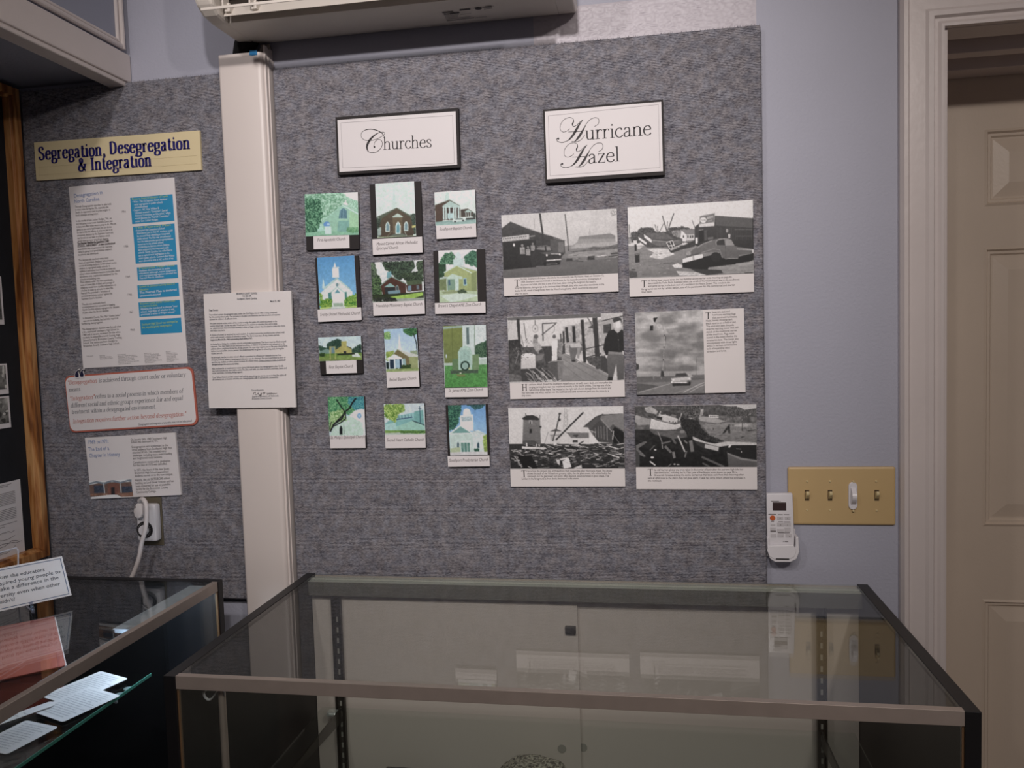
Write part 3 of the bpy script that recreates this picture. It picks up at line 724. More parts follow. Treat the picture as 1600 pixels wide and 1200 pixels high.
for (tx, ty) in ((1261, 752), (1261, 797), (1297, 752), (1297, 797), (1333, 752), (1333, 798), (1369, 752), (1370, 798)):
    c = P(tx, ty, -.0075); yy = -.0075 if abs(tx-1333) > 2 else -.0112
    sub(sp, 'screw', MB().cyl((c[0], yy+.001, c[2]), (c[0], yy-.0015, c[2]), .0028, .0018, 12), CREAMPL, smooth=True)
c = P(1333, 775, -.011)
ol = [(c[0]+.0095*math.cos(math.pi*t/10), c[2]+.021+.0105*math.sin(math.pi*t/10)) for t in range(11)]+[(c[0]-.0095*math.cos(math.pi*t/10), c[2]-.021-.0105*math.sin(math.pi*t/10)) for t in range(11)]
sub(sp, 'switch_guard', MB().prism(ol, -.011, -.0068), PLASTW, .0015, label='white oval toggle guard')
gd = [(c[0]-.001, -.0105-.015*math.sin(math.pi*t/12), c[2]-.020+.040*t/12) for t in range(13)]
g = MB()
for t in range(12):
    p, q2 = gd[t], gd[t+1]
    g.add([(p[0]-.0035, p[1], p[2]), (p[0]+.006, p[1], p[2]), (q2[0]+.006, q2[1], q2[2]), (q2[0]-.0035, q2[1], q2[2]), (p[0]-.0035, p[1]+.002, p[2]), (p[0]+.006, p[1]+.002, p[2]), (q2[0]+.006, q2[1]+.002, q2[2]), (q2[0]-.0035, q2[1]+.002, q2[2])],
          [(0, 1, 2, 3), (7, 6, 5, 4), (0, 4, 5, 1), (1, 5, 6, 2), (2, 6, 7, 3), (3, 7, 4, 0)])
sub(sp, 'guard_arch', g, PLASTW, smooth=True)

RQ = P(1220, 822, -.03)
rm = empty('remote_control', 'white air conditioner remote with small dark screen and one orange button', 'remote control', (RQ[0], -.012, RQ[2]))
RC = (0, 0, 14.0)
def rp(x, y, Y=-.0315): return P(1180+x*.125, 740+y*.125, Y)     # remote crop coordinates
def rbox(x0, y0, x1, y1, ya, yb):
    a = rp(x0, y0, ya); b = rp(x1, y1, ya); return (a[0], b[0], ya, yb, b[2], a[2])
q = [rp(*p, -.030) for p in ((142, 250), (470, 248), (492, 800), (150, 800))]
a0 = [(p[0], p[2]) for p in q]
sub(rm, 'remote_body', MB().prism([a0[3], (a0[3][0]+.001, a0[3][1]-.03), (a0[2][0]-.001, a0[2][1]-.03), a0[2], a0[1], a0[0]], -.030, -.014), PLASTW, .003, True)
sub(rm, 'screen', MB().box(*rbox(218, 358, 388, 462, -.0306, -.029)), mat('dark_lcd', srgb((66, 52, 52)), .25), .0004, label='dark grey display screen')
c = rp(218, 556)
sub(rm, 'power_button', MB().cyl((c[0], -.029, c[2]), (c[0], -.0316, c[2]), .0062, .0058, 20), mat('orange_button', srgb((198, 96, 48)), .4), smooth=True, label='round orange button')
KEY = mat('key_plastic', srgb((198, 194, 196)), .45)
for (x, y, w, h) in ((312, 556, 76, 42), (405, 556, 76, 42), (316, 636, 84, 46), (404, 636, 84, 46), (316, 712, 84, 46), (404, 700, 78, 60), (222, 700, 66, 60), (228, 776, 70, 48), (318, 776, 80, 48), (418, 776, 80, 48), (222, 640, 60, 30)):
    sub(rm, 'button', MB().box(*rbox(x-w/2, y-h/2, x+w/2, y+h/2, -.0309, -.029)), KEY, .0006)
ar = MB()
for (x, y, s) in ((312, 556, 1), (405, 560, 1), (318, 640, 1), (404, 642, .7), (355, 848, .8), (338, 780, .8), (430, 785, .9), (316, 345, .6)):
    c = rp(x, y); k = .0014*s; ar.add([(c[0]-k, -.0312, c[2]-k), (c[0]+k, -.0312, c[2]-k), (c[0], -.0312, c[2]+k)], [(0, 1, 2)])
for (x0, x1, y) in ((165, 262, 508), (285, 345, 512), (360, 425, 512), (195, 235, 600), (290, 350, 602), (360, 440, 604), (190, 260, 715), (190, 260, 724), (370, 412, 850), (285, 430, 740), (200, 300, 345)):
    ar.box(*rbox(x0, y-4, x1, y+4, -.0312, -.0308))
sub(rm, 'button_lettering', ar, GREYINK)['kind'] = 'stuff'
hl = empty('remote_holder', 'white wall cradle clasping the lower end of the remote control', 'holder', (RQ[0], 0, RQ[2]-.06))
h = [rp(*p, -.024) for p in ((140, 785), (160, 785), (170, 900), (195, 965), (235, 1000), (420, 1000), (480, 950), (495, 880), (495, 790), (528, 775), (540, 960), (505, 1050), (430, 1088), (240, 1088), (175, 1045), (145, 960))]
hp = [(p[0], p[2]) for p in h]
sub(hl, 'cradle_rim', MB().prism(hp[::-1], -.036, -.002), PLASTW, .0015)
sub(hl, 'cradle_front', MB().prism([(p[0], p[2]) for p in [rp(*p, -.036) for p in ((160, 900), (480, 895), (515, 960), (490, 1040), (420, 1072), (245, 1072), (180, 1035), (150, 960))]][::-1], -.0375, -.031), PLASTW, .001)
sub(hl, 'cradle_slot', MB().box(*rbox(258, 1060, 425, 1076, -.0384, -.036)), ACD)
sub(hl, 'cradle_back', MB().box(hp[0][0]+.002, hp[9][0]-.002, -.0125, 0, hp[12][1]+.006, hp[9][1]+.012), PLASTW, .002)
# ------------------------------------------------------------------ display case against the wall
TOPZ = .93
def slotted(name, x0, x1, y, z0, z1, par):
    mb = MB().box(x0, x1, y, y+.003, z0, z1).box(x0, x0+.003, y-.006, y, z0, z1).box(x1-.003, x1, y-.006, y, z0, z1)
    o = sub(par, name, mb, STEELD); sl = MB(); z = z1-.06; c = (x0+x1)/2
    while z > z0+.02: sl.box(c-.0022, c+.0022, y-.0006, y+.0001, z-.006, z+.006); z -= .0254
    s = sl.build('slots', mat('slot_shine', srgb((150, 146, 138)), .3), o); return o
dc1 = empty('display_case', 'long glass-topped display case in front of the big carpet board, nearly empty inside', 'display case', (-.173, -.385, 0))
FY, BY, LX, RX = -.674, -.095, -.812, .465
sub(dc1, 'end_panel', MB().box(LX, -.790, FY, BY, 0, TOPZ), BLACK, .0008)
sub(dc1, 'end_panel', MB().box(.443, RX, FY, BY, 0, TOPZ), BLACK, .0008)
sub(dc1, 'front_rail', MB().box(-.790, .443, FY+.001, -.6605, .9075, .9305), ALU, .0008)
TAN = mat('tan_edge_band', srgb((120, 92, 66)), .5)
for x in (-.790, .4405): sub(dc1, 'edge_strip', MB().box(x, x+.0025, FY+.004, -.665, .1, .9075), TAN, label='thin tan strip beside the end panel')
sub(dc1, 'rear_track', MB().box(-.790, .443, -.138, BY, .9215, .9230).box(-.790, .443, -.120, -.117, .9230, .926).box(-.790, .443, -.118, -.116, .905, .9220), mat('satin_anodised_track', srgb((196, 194, 184)), .4, metal=.25))
sub(dc1, 'rear_track_fascia', MB().box(-.790, .443, -.1385, -.136, .890, .9225), mat('dull_grey_metal', srgb((118, 114, 106)), .5, metal=.3))
sub(dc1, 'rear_rail', MB().box(-.790, .443, BY-.002, BY, .885, .926), ALU)
sub(dc1, 'top_glass', MB().box(-.7895, .4425, -.6600, -.140, .9240, .9290), GLASS)
fg = sub(dc1, 'front_glass', MB().box(-.7870, .4400, -.6690, -.6640, .345, .9070), GLASS)
sub(dc1, 'rear_top_glass', MB().box(-.7895, .4425, -.1395, BY-.001, .9265, .9290), GLASS)
DOORP = mat('grey_white_sliding_panel', srgb((214, 200, 192)), .3, var=.015, scale=3)
sub(dc1, 'sliding_door', MB().box(-.789, -.158, -.122, -.118, .345, .9035), DOORP)
sub(dc1, 'sliding_door', MB().box(-.172, .442, -.112, -.108, .345, .9035), DOORP)
lk = P(892, 985, -.128)
l1 = sub(dc1, 'door_lock', MB().box(lk[0]-.013, lk[0]+.011, -.130, -.1215, lk[2]-.009, lk[2]+.009), STEELD, .0015)
MB().cyl((0, 0, 0), (0, -.004, 0), .005, .0045, 14).build('lock_cylinder', CHROME, l1, smooth=True).location = (lk[0]+.173+.003-.0-.0+0, -.130+.385, lk[2])
for (x, y, Y) in ((878, 1170, -.122), (911, 1168, -.1122)):
    c = P(x, y, Y); sub(dc1, 'finger_pull', MB().cyl((c[0], Y, c[2]), (c[0], Y-.001, c[2]), .0098, None, 24), mat('grey_finger_pull', srgb((150, 146, 138)), .5))
slotted('shelf_standard', -.736, -.713, -.132, .345, .8915, dc1)
slotted('shelf_standard', .352, .372, -.132, .345, .8915, dc1)
for x in (-.7245, .362):
    sub(dc1, 'shelf_bracket', MB().xprism([(-.135, .618), (-.46, .618), (-.46, .610), (-.135, .585)], x-.002, x+.002), STEELD)
cl = P(515, 1095, -.150)
sub(dc1, 'shelf_clip', MB().box(cl[0]-.006, cl[0]+.020, -.158, -.140, .606, .617).cyl((cl[0], -.155, .612), (cl[0]+.016, -.155, .612), .006), CHROME, .001)
sub(dc1, 'glass_shelf', MB().box(-.765, .425, -.452, -.145, .6185, .6245), GLASS)
sub(dc1, 'glass_shelf_edge', MB().box(-.765, .425, -.4535, -.452, .6185, .6245), GEDGE, label='green front edge of the glass shelf')
sub(dc1, 'deck', MB().box(-.790, .443, -.662, -.106, .335, .345), BLACKIN)
sub(dc1, 'base', MB().box(-.790, .443, -.655, -.106, .0, .335), BLACK)
ph = P(345, 1082, -.655); px0 = ph[0]
sub(dc1, 'light_pole', MB().cyl((px0, -.652, .345), (px0, -.652, .9015), .0062, None, 20), ALU, smooth=True, label='aluminium pole inside the front glass')
hk = [P(x, y, -.656) for x, y in ((321.5, 1078), (318.5, 1083), (320.5, 1089), (325, 1093), (330, 1092), (335, 1086), (340, 1080), (345, 1078), (350, 1080), (351, 1086))]
sub(dc1, 'pole_hook', MB().tube(catmull(hk, 5), [.0022]*20+[.0016]*26, n=8), CHROME, smooth=True, label='bent chrome hook on top of the pole')

# rough stone lying on the deck
bm = bmesh.new(); bmesh.ops.create_icosphere(bm, subdivisions=5, radius=1)
sx = P(833, 1190, -.22)
from mathutils import noise as mn
for v in bm.verts:
    c = v.co.copy(); e = .62
    c = Vector((math.copysign(abs(c.x)**e, c.x), math.copysign(abs(c.y)**e, c.y), math.copysign(abs(c.z)**.55, c.z)))
    d = mn.noise(c*2.2)*.10+mn.noise(c*7)*.035+mn.noise(c*20)*.02
    v.co = Vector((c.x*.082*(1+d), c.y*.06*(1+d), c.z*.112*(1+d*.5)))
me = bpy.data.meshes.new('rough_stone'); bm.to_mesh(me); bm.free(); me.materials.append(STONE)
o = bpy.data.objects.new('rough_stone', me); C.objects.link(o); o.location = (sx[0]+.002, -.225, .345+.108); tag(o, 'speckled brown and white rough stone block inside the long display case', 'stone')
ds = P(632, 1199, -.2)
o = MB().box(-.05, .05, -.006, .006, 0, .19).build('dark_plaque', BLACK, None, .002); o.location = (ds[0]+.01, -.21, .3455); tag(o, 'dark upright plaque barely showing at the bottom of the long case', 'plaque')
o.scale = (1, 1, (ds[2]-.3455+.003)/.19)

# ------------------------------------------------------------------ left-hand display case, running toward the viewer
X1, XB = -.998, -1.555
dc2 = empty('display_case', 'left-hand glass display case with lit shelf of handwritten cards, under the wooden noticeboard', 'display case', (-1.277, -.79, 0))
FYE, NYE = -.157, -1.420
sub(dc2, 'end_panel', MB().box(XB, -.9965, FYE-.020, FYE, 0, TOPZ), BLACK, .0008)
sub(dc2, 'end_panel', MB().box(XB, -.9965, NYE, NYE+.020, 0, TOPZ), BLACK, .0008)
sub(dc2, 'front_rail', MB().box(-1.0115, X1, NYE+.02, FYE-.020, .9075, .9305), ALU, .0008)
sub(dc2, 'rear_rail', MB().box(XB, XB+.014, NYE+.02, FYE-.020, .9075, .9305), BLACK, .0008)
sub(dc2, 'edge_strip', MB().box(-1.004, -.9985, FYE-.0235, FYE-.0202, .1, .9075), TAN)
sub(dc2, 'top_glass', MB().box(XB+.0145, -1.0120, NYE+.0205, FYE-.0205, .9240, .9290), GLASS)
sub(dc2, 'front_glass', MB().box(-1.0060, -1.0010, NYE+.0205, FYE-.024, .345, .9070), GLASS)
sub(dc2, 'rear_panel', MB().box(XB, XB+.012, NYE+.02, FYE-.020, .345, .9075), BLACKIN)
sub(dc2, 'deck', MB().box(XB+.012, -1.007, NYE+.02, FYE-.020, .335, .345), BLACKIN)
sub(dc2, 'base', MB().box(XB, -1.004, NYE+.02, FYE-.020, 0, .335), BLACK)
SHZ = .7945
sub(dc2, 'glass_shelf', MB().box(XB+.03, -1.0455, -1.36, -.375, SHZ-.006, SHZ), GLASS)
sub(dc2, 'glass_shelf_edge', MB().box(-1.0455, -1.0440, -1.36, -.375, SHZ-.006, SHZ), GEDGE, label='green front edge of the glass shelf')
for Y in (-.43, -1.25):
    sub(dc2, 'shelf_bracket', MB().box(XB+.012, -1.10, Y-.002, Y+.002, SHZ-.026, SHZ-.0085), BLACKIN)
c = PZ(204, 1092, SHZ-.01)
sub(dc2, 'shelf_clip', MB().tube(catmull([(-1.075, c[1]+.012, SHZ-.012), (-1.062, c[1]+.006, SHZ-.019), (-1.055, c[1]-.004, SHZ-.017), (-1.053, c[1]-.012, SHZ-.010)], 5), .003, n=8), CHROME, smooth=True)
for (x, y) in ((187, 1085), (200, 1076)):
    c = PZ(x, y, SHZ-.007); sub(dc2, 'shelf_pad', MB().cyl((c[0], c[1], SHZ-.0062), (c[0], c[1], SHZ-.0085), .0085, None, 20), mat('grey_rubber_pad', srgb((150, 158, 160)), .5))
# light strip fixed under the front rail (its power comes from the plug on the wall)
ls = sub(dc2, 'strip_housing_and_haze', MB().box(-1.060, -1.0125, -.46, -.185, .9140, .9225).box(-1.0632, -1.060, -.46, -.185, .9206, .9225).box(-1.030, -1.0125, -.70, -.46, .908, .921), mat('housing_and_light_haze', srgb((188, 196, 206)), .5, var=.12, scale=40), label='white under-rail light strip housing, widened to imitate light haze')  # housing made wide and pale to imitate strip light hazing the glass
e = MB().box(-1.0613, -1.0601, -.455, -.195, .9142, .9202).build('side_lens', mat('cool_led_side_lens', (1, 1, 1), .4, emit=((.62, .79, 1.0), 60.0)), ls)
e.location = (0, 0, 0)
e = MB().box(-1.0335, -1.0322, -.69, -.465, .909, .919).box(-1.059, -1.016, -.455, -.195, .9125, .9138).build('light_strip_lens', mat('cool_led_lens', (1, 1, 1), .4, emit=((.62, .79, 1.0), 14.0)), ls)
e.location = (0, 0, 0)

# handwritten cards on the shelf
def flat_card(name, label, px, crop, z, tilt=0, group=None):
    q = [PZ(crop[0]+x/crop[2], crop[1]+y/crop[2], z)[:2] for x, y in px]; q = [np.array(a) for a in q]
    c = sum(q)/4; u = (q[1]-q[0]+q[2]-q[3])/2; v = (q[0]-q[3]+q[1]-q[2])/2; w, h = np.hypot(*u), np.hypot(*v)
    a = math.atan2(u[1], u[0])
    r = empty(name, label, 'card', (c[0], c[1], z), (0, 0, a), group)
    n = 8; V = []; F = []
    cs_ = [(-w/2, -h/2), (w/2, -h/2), (w/2, h/2), (-w/2, h/2)]
    out = []; rad = .006
    for k, (sx, sy) in enumerate(((-1, -1), (1, -1), (1, 1), (-1, 1))):
        for t in range(5):
            th = math.pi + k*math.pi/2 + t*math.pi/8
            out.append((sx*(w/2-rad)+rad*math.cos(th), sy*(h/2-rad)+rad*math.sin(th)))
    k = len(out)
    MB().add([(p[0], p[1], 0.0003+.02*abs(p[0])**2) for p in out]+[(p[0], p[1], .0009+.02*abs(p[0])**2) for p in out],
             [tuple(range(k-1, -1, -1)), tuple(range(k, 2*k))]+[(i, (i+1) % k, (i+1) % k+k, i+k) for i in range(k)]).build('card_sheet', PAPER, r)
    rng = random.Random(int(abs(c[0]*9999))); t = MB()
    y = h/2-.012; sheet_ = 0
    while y > -h/2+.008:                       # scribbled handwriting
        x = -w/2+.010+rng.uniform(0, .006); xe = w/2-.010-rng.uniform(0, .02)
        while x < xe:
            L = rng.uniform(.006, .015); n = max(3, int(L/.0016)); p = []
            for i in range(n+1): p.append((x+L*i/n, y+(rng.uniform(.001, .0032) if i % 2 else -rng.uniform(0, .0008))))
            vv, ff = ribbon(p, lambda t_, d: .0009); t.add([(a_, b_, .0018+.02*abs(a_)**2) for a_, b_ in vv], ff); x += L+.003
        y -= .0068
    t.build('handwriting', SLATE, r)
    return r
c5 = (0, 960, 5)
flat_card('note_card', 'handwritten note card at the back of the glass shelf, partly under another card', [(370, 640), (560, 730), (980, 488), (735, 448)], c5, SHZ+.0005, group='handwritten cards on the glass shelf')
flat_card('note_card', 'handwritten note card in the middle of the shelf, lying on top of the rear card', [(245, 765), (510, 845), (925, 638), (695, 560)], c5, SHZ+.0035, group='handwritten cards on the glass shelf')
flat_card('note_card', 'handwritten note card nearest the viewer at the lower left corner of the photo', [(-120, 1030), (70, 1115), (440, 868), (120, 835)], c5, SHZ+.0005, group='handwritten cards on the glass shelf')
o = flat_card('note_card', 'narrow white card edge below the aluminium rail, left of the middle note card', [(-60, 880), (-20, 930), (362, 680), (325, 668)], c5, SHZ+.007, group='handwritten cards on the glass shelf')

# red book leaning inside the left case
bk = empty('red_book', 'worn red-brown book standing inside the left display case', 'book', (0, 0, 0))
tr = PZ(85, 962, .895); br = PZ(103, 1040, SHZ+.004)
tr = np.array(tr); br = np.array(br); u = np.array([-.60, -.55, 0]); u /= np.hypot(*u[:2])
nrm = np.cross(u, tr-br); nrm /= np.linalg.norm(nrm)
if nrm[1] > 0: nrm = -nrm
th = .018; Wb = .17
bk.location = tuple(br)
vs = [br, br+u*Wb, tr+u*Wb, tr]; vs = vs+[p-nrm*th for p in vs]
fs = [(0, 1, 2, 3), (7, 6, 5, 4), (0, 4, 5, 1), (1, 5, 6, 2), (2, 6, 7, 3), (3, 7, 4, 0)]
sub(bk, 'book_cover', MB().add(vs, fs), mat('worn_red_cloth', srgb((178, 84, 66)), .45, var=.18, scale=18), .003, True)
vs2 = [p-nrm*.003+(u*.004 if i in (0, 3) else -u*.004 if i in (1, 2) else 0) for i, p in enumerate([br, br+u*Wb, tr+u*Wb, tr])]
up = (tr-br)/np.linalg.norm(tr-br)
pg = [br-nrm*.003-u*.002-up*0, br-nrm*.015-u*.002, tr-nrm*.015-u*.002-up*.003, tr-nrm*.003-u*.002-up*.003]
pg = pg+[p+u*.01 for p in pg]
sub(bk, 'page_block', MB().add(pg, fs), PAPERB)

# ------------------------------------------------------------------ question sign on an easel on the left case
rel = lambda x, y, z: np.array([x, y+CAM[1], z+CAM[2]])
sTR = rel(-1.2677, 1.5167, -.4515); sBR = rel(-1.2504, 1.5167, -.5385)
su = np.array([-.075, -.101, 0.0]); su /= np.linalg.norm(su); sv = sTR-sBR; sH = np.linalg.norm(sv); sv = sv/sH
sn = np.cross(su, sv); sn /= np.linalg.norm(sn)
if sn[0] < 0: sn = -sn                                                         # faces the viewer, to the right
def onsign(x, y, lift=0.0):
    d = ray(x, y); t = ((sBR-CAM)@sn)/(d@sn); return CAM+d*t+sn*lift
sg = empty('question_sign', 'framed white sign asking about educators, propped on the left display case', 'sign', tuple(sBR))
SWD = .21
def sq(x0, x1, t0, t1, d0, d1):
    v = []
    for d in (d0, d1):
        for (x, t) in ((x0, t0), (x1, t0), (x1, t1), (x0, t1)): v.append(sBR+su*x+sv*t+sn*d)
    return v
fsx = [(0, 1, 2, 3), (7, 6, 5, 4), (0, 4, 5, 1), (1, 5, 6, 2), (2, 6, 7, 3), (3, 7, 4, 0)]
sub(sg, 'laminated_sheet', MB().add(sq(0, SWD, 0, sH, -.0015, 0), fsx), PAPER)
w_ = .0012; bo = MB()
for (x0, x1, t0, t1) in ((.004, .004+w_, .004, sH-.004), (SWD-.004-w_, SWD-.004, .004, sH-.004), (.004, SWD-.004, .004, .004+w_), (.004, SWD-.004, sH-.004-w_, sH-.004)):
    bo.add(sq(x0, x1, t0, t1, .0002, .0006), fsx)
sub(sg, 'blue_border', bo, mat('slate_blue_ink', srgb((84, 104, 140)), .5))
tx = MB()
for full, part, p0, p1 in (('from the educators', 'om the educators', (0, 452), (697, 322)), ('inspired young people to', 'spired young people to', (-6, 552), (945, 352)), ('make a difference in the', 'ake a difference in the', (6, 640), (915, 445)),
                           ('adversity even when other', 'ersity even when other', (8, 742), (940, 542)), ("wouldn't?", "uldn't?", (-8, 838), (235, 785))):
    a = onsign(p0[0]/10, 860+p0[1]/10, .0008); b = onsign(p1[0]/10, 860+p1[1]/10, .0008)
    wp = sans(part, 0, .004)[2]; v, f, wf = sans(full, 0, .004); k = np.linalg.norm(b-a)/wp; d = (b-a)/np.linalg.norm(b-a); n2 = sv-d*(sv@d); n2 /= np.linalg.norm(n2)
    tx.add([b+d*((q[0]-wf)*k)+n2*(q[1]*.0112) for q in v], f)
sub(sg, 'lettering', tx, SLATE)
ez = empty('acrylic_easel', 'small clear easel feet holding the question sign', 'easel', tuple(sBR-sv*.01+su*.06))
AC_ = glass_mat('clear_acrylic', (.8, .84, .92), .18)
e0 = onsign(50, 950); 
for off in (0.0, .11):
    q0 = e0+su*off
    pts = [q0+sn*.002+sv*.012, q0+sn*.009+sv*.002, np.array([*(q0+sn*.012)[:2], .9295]), np.array([*(q0+sn*.004)[:2], .9295]), q0+sn*.001-sv*.004]
    k = len(pts); V = [p-su*.003 for p in pts]+[p+su*.003 for p in pts]
    sub(ez, 'easel_foot', MB().add(V, [tuple(range(k)), tuple(range(2*k-1, k-1, -1))]+[(i, (i+1) % k, (i+1) % k+k, i+k) for i in range(k)]), AC_)
    b0 = q0-sn*.003; bb = np.array([*(q0-sn*.055)[:2], .9295])
    sub(ez, 'easel_back_leg', MB().tube([np.array([*(q0+sn*.010)[:2], .932]), np.array([*(q0-sn*.02)[:2], .932]), bb+np.array([0, 0, .003])], .0025, n=6), AC_)
wz = empty('wire_easel', 'white wire stand loop rising behind the question sign', 'wire stand', tuple(sBR+su*.11-sn*.02))
ys = sBR[1]-.02
wp = [P(28, 930, ys), P(28.5, 885, ys), P(28.3, 860, ys), P(25.5, 856, ys), P(14, 859, ys-.02), P(0, 863, ys-.045), P(-25, 869, ys-.085), P(-29, 873, ys-.09), P(-28, 900, ys-.09), P(-28, 950, ys-.09)]
wp[0][2] = .932; wp[-1][2] = .932
sub(wz, 'wire_loop', MB().tube(wp, .0016, n=8), mat('white_coated_wire', srgb((225, 228, 240)), .35), smooth=True)

# ------------------------------------------------------------------ wooden framed black noticeboard on the left wall
FX = -1.560
o1 = PX(83, 866, FX); o2 = PX(25, 138, FX); i1 = PX(66, 856, FX)
ye = (o1[1]+o2[1])/2; zb, zt = o1[2], o2[2]; rw = abs(i1[1]-ye); yn = -1.25
nb = empty('noticeboard', 'black noticeboard in a knotty wooden frame on the left wall', 'noticeboard', (-1.6, (ye+yn)/2, zb))
def miter(name, a0, a1, b0, b1):
    "frame member on the wall plane, (y, z) outer a0-a1, inner b0-b1, with a stepped face"
    v = []
    for x, t in ((-1.599, 0), (FX, 0), (FX, .75), (FX-.008, .8), (FX-.010, 1), (-1.599, 1)):
        v += [(x, a0[0]+(b0[0]-a0[0])*t, a0[1]+(b0[1]-a0[1])*t), (x, a1[0]+(b1[0]-a1[0])*t, a1[1]+(b1[1]-a1[1])*t)]
    f = [(2*i, 2*i+1, (2*i+3) % 12, (2*i+2) % 12) for i in range(6)]+[(0, 2, 4, 6, 8, 10), (11, 9, 7, 5, 3, 1)]
    return sub(nb, name, MB().add(v, f), WOOD, .001)
A, B_, C_, D_ = (ye, zb), (ye, zt), (yn, zt), (yn, zb)
a, b, c, d = (ye-rw, zb+rw), (ye-rw, zt-rw), (yn+rw, zt-rw), (yn+rw, zb+rw)
miter('frame_rail', A, B_, a, b); miter('frame_rail', B_, C_, b, c); miter('frame_rail', C_, D_, c, d); miter('frame_rail', D_, A, d, a)
sub(nb, 'backing', MB().box(-1.599, -1.588, yn+.01, ye-.01, zb+.01, zt-.01), mat('black_felt', srgb((22, 24, 30)), .9, var=.2, scale=30))
def wallsheet(name, label, cat, px, w, group=None, photo=None, lines=None):
    "sheet on the noticeboard; px = its right edge (top, bottom) in the photograph"
    t = PX(*px[0], -1.587); q = PX(*px[1], -1.587); y1 = (t[1]+q[1])/2
    r = empty(name, label, cat, (-1.588, y1, q[2])); h = t[2]-q[2]
    if group: r['group'] = group
    o = MB().box(0, .001, -w, 0, 0, h).build('sheet', PAPER, r)
    if photo:
        p = Pic([(0, 0), (w*1000, 0), (w*1000, h*1000), (0, h*1000)], 1, 1, seed=photo).bg(150, 90, .5, 20)
        rng = random.Random(photo)
        for _ in range(26): p.ell(rng.uniform(0, w*1000), rng.uniform(10, h*900), rng.uniform(2, 7), rng.uniform(3, 12), rng.choice((40, 60, 200, 170, 90)))
        im = p.build('print', r, 0, w-.012, .012, h-.004, 0); im.rotation_euler = (0, 0, math.pi/2); im.location = (.0016, -w+.006, 0)
    t = MB()
    for (z, y0, yb_, k) in (lines or []):
        n = 14; pts = [(-w+y0+(w-y0-yb_)*i/n, h*z+(random.uniform(-k, k))) for i in range(n+1)]
        v, f = ribbon(pts, lambda t_, d_: .0011); t.add([(.0018, p[0], p[1]) for p in v], f)
    if t.v: t.build('writing', GREYINK, r)
    return r
wallsheet('photograph', 'black and white photo high on the black noticeboard at the photo\'s left edge', 'photograph', ((4, 432), (4.6, 507)), .10, photo=11)
wallsheet('photograph', 'upper of the two stacked small photos on the black noticeboard', 'photograph', ((11, 568), (13.5, 615)), .09, photo=12)
wallsheet('photograph', 'lower of the two stacked small photos on the black noticeboard', 'photograph', ((14, 618.5), (17.7, 667.5)), .09, photo=13)
random.seed(4)
ln = [(.97, .02, .03, 0), (.95, .02, .04, 0)]+[(.86-.022*i, .02, .02, .0002) for i in range(8)]+[(.64-.022*i, .02, .02, .0002) for i in range(7)]+[(.45, .02, .02, .0003), (.42, .02, .06, .0003)]+[(.33, .05, .03, .003), (.25, .05, .03, .003), (.19, .05, .02, .004), (.17, .08, .01, .003), (.11, .05, .03, .004), (.07, .02, .05, .002)]
wallsheet('signed_letter', 'white signed letter at the bottom of the black noticeboard', 'letter', ((29.5, 749), (41, 861)), .215, lines=ln)
# ------------------------------------------------------------------ title signs
def title(label, quad, inner, crop):
    c = Card('title_sign', label, 'sign', quad, crop, -.0245, .013, BLK)
    c.panel('paper_face', inner, PAPER, .001)
    return c.start()
cs = (500, 150, 1600/560)
c = title('framed sign reading Churches in black script', [(75, 98), (622, 63), (631, 328), (90, 352)], [(87, 113), (610, 77), (620, 316), (97, 341)], cs)
g = [(103, 127), (598, 94), (606, 305), (112, 327)]
for i in range(4): c.rule(g[i], g[(i+1) % 4], .0006, .0014)
c.ink('border_line', PALEINK)
c.crop = (560, 195, 1600/130)
th_ = lambda mx: (lambda t, d: .0007+mx*max(0, math.sin(math.pi*min(1, max(0, t))))**1.5)
c.stroke([(545, 290), (535, 250), (480, 180), (380, 130), (270, 112), (170, 130), (105, 180), (95, 250), (150, 315), (250, 330), (370, 310), (480, 255), (540, 205), (530, 172), (450, 172)], lambda t, d: .0008+.0008*(.1 < t < .35), .0018)
c.stroke([(450, 172), (370, 215), (285, 290), (225, 380), (205, 455), (220, 520), (250, 550)], th_(.0045), .0018)
c.stroke([(250, 550), (310, 562), (400, 540), (470, 475), (500, 395), (480, 330), (420, 312), (355, 360), (335, 440)], lambda t, d: .0011 - .0003*t, .0018)
c.dot((348, 452), .0022, .0018)
c.line('hurches', (520, 505), (1440, 458), 150, 'serif', thick=.15, thin=.05, lift=.0018)
c.ink('lettering', INK)
c = title('framed sign reading Hurricane Hazel in black script', [(1000, 70), (1532, 20), (1538, 355), (1008, 395)], [(1008, 80), (1523, 30), (1530, 340), (1016, 378)], cs)
g = [(1022, 96), (1510, 46), (1517, 325), (1030, 362)]
for i in range(4): c.rule(g[i], g[(i+1) % 4], .0006, .0014)
c.ink('border_line', PALEINK)
c.crop = (860, 180, 1600/170)
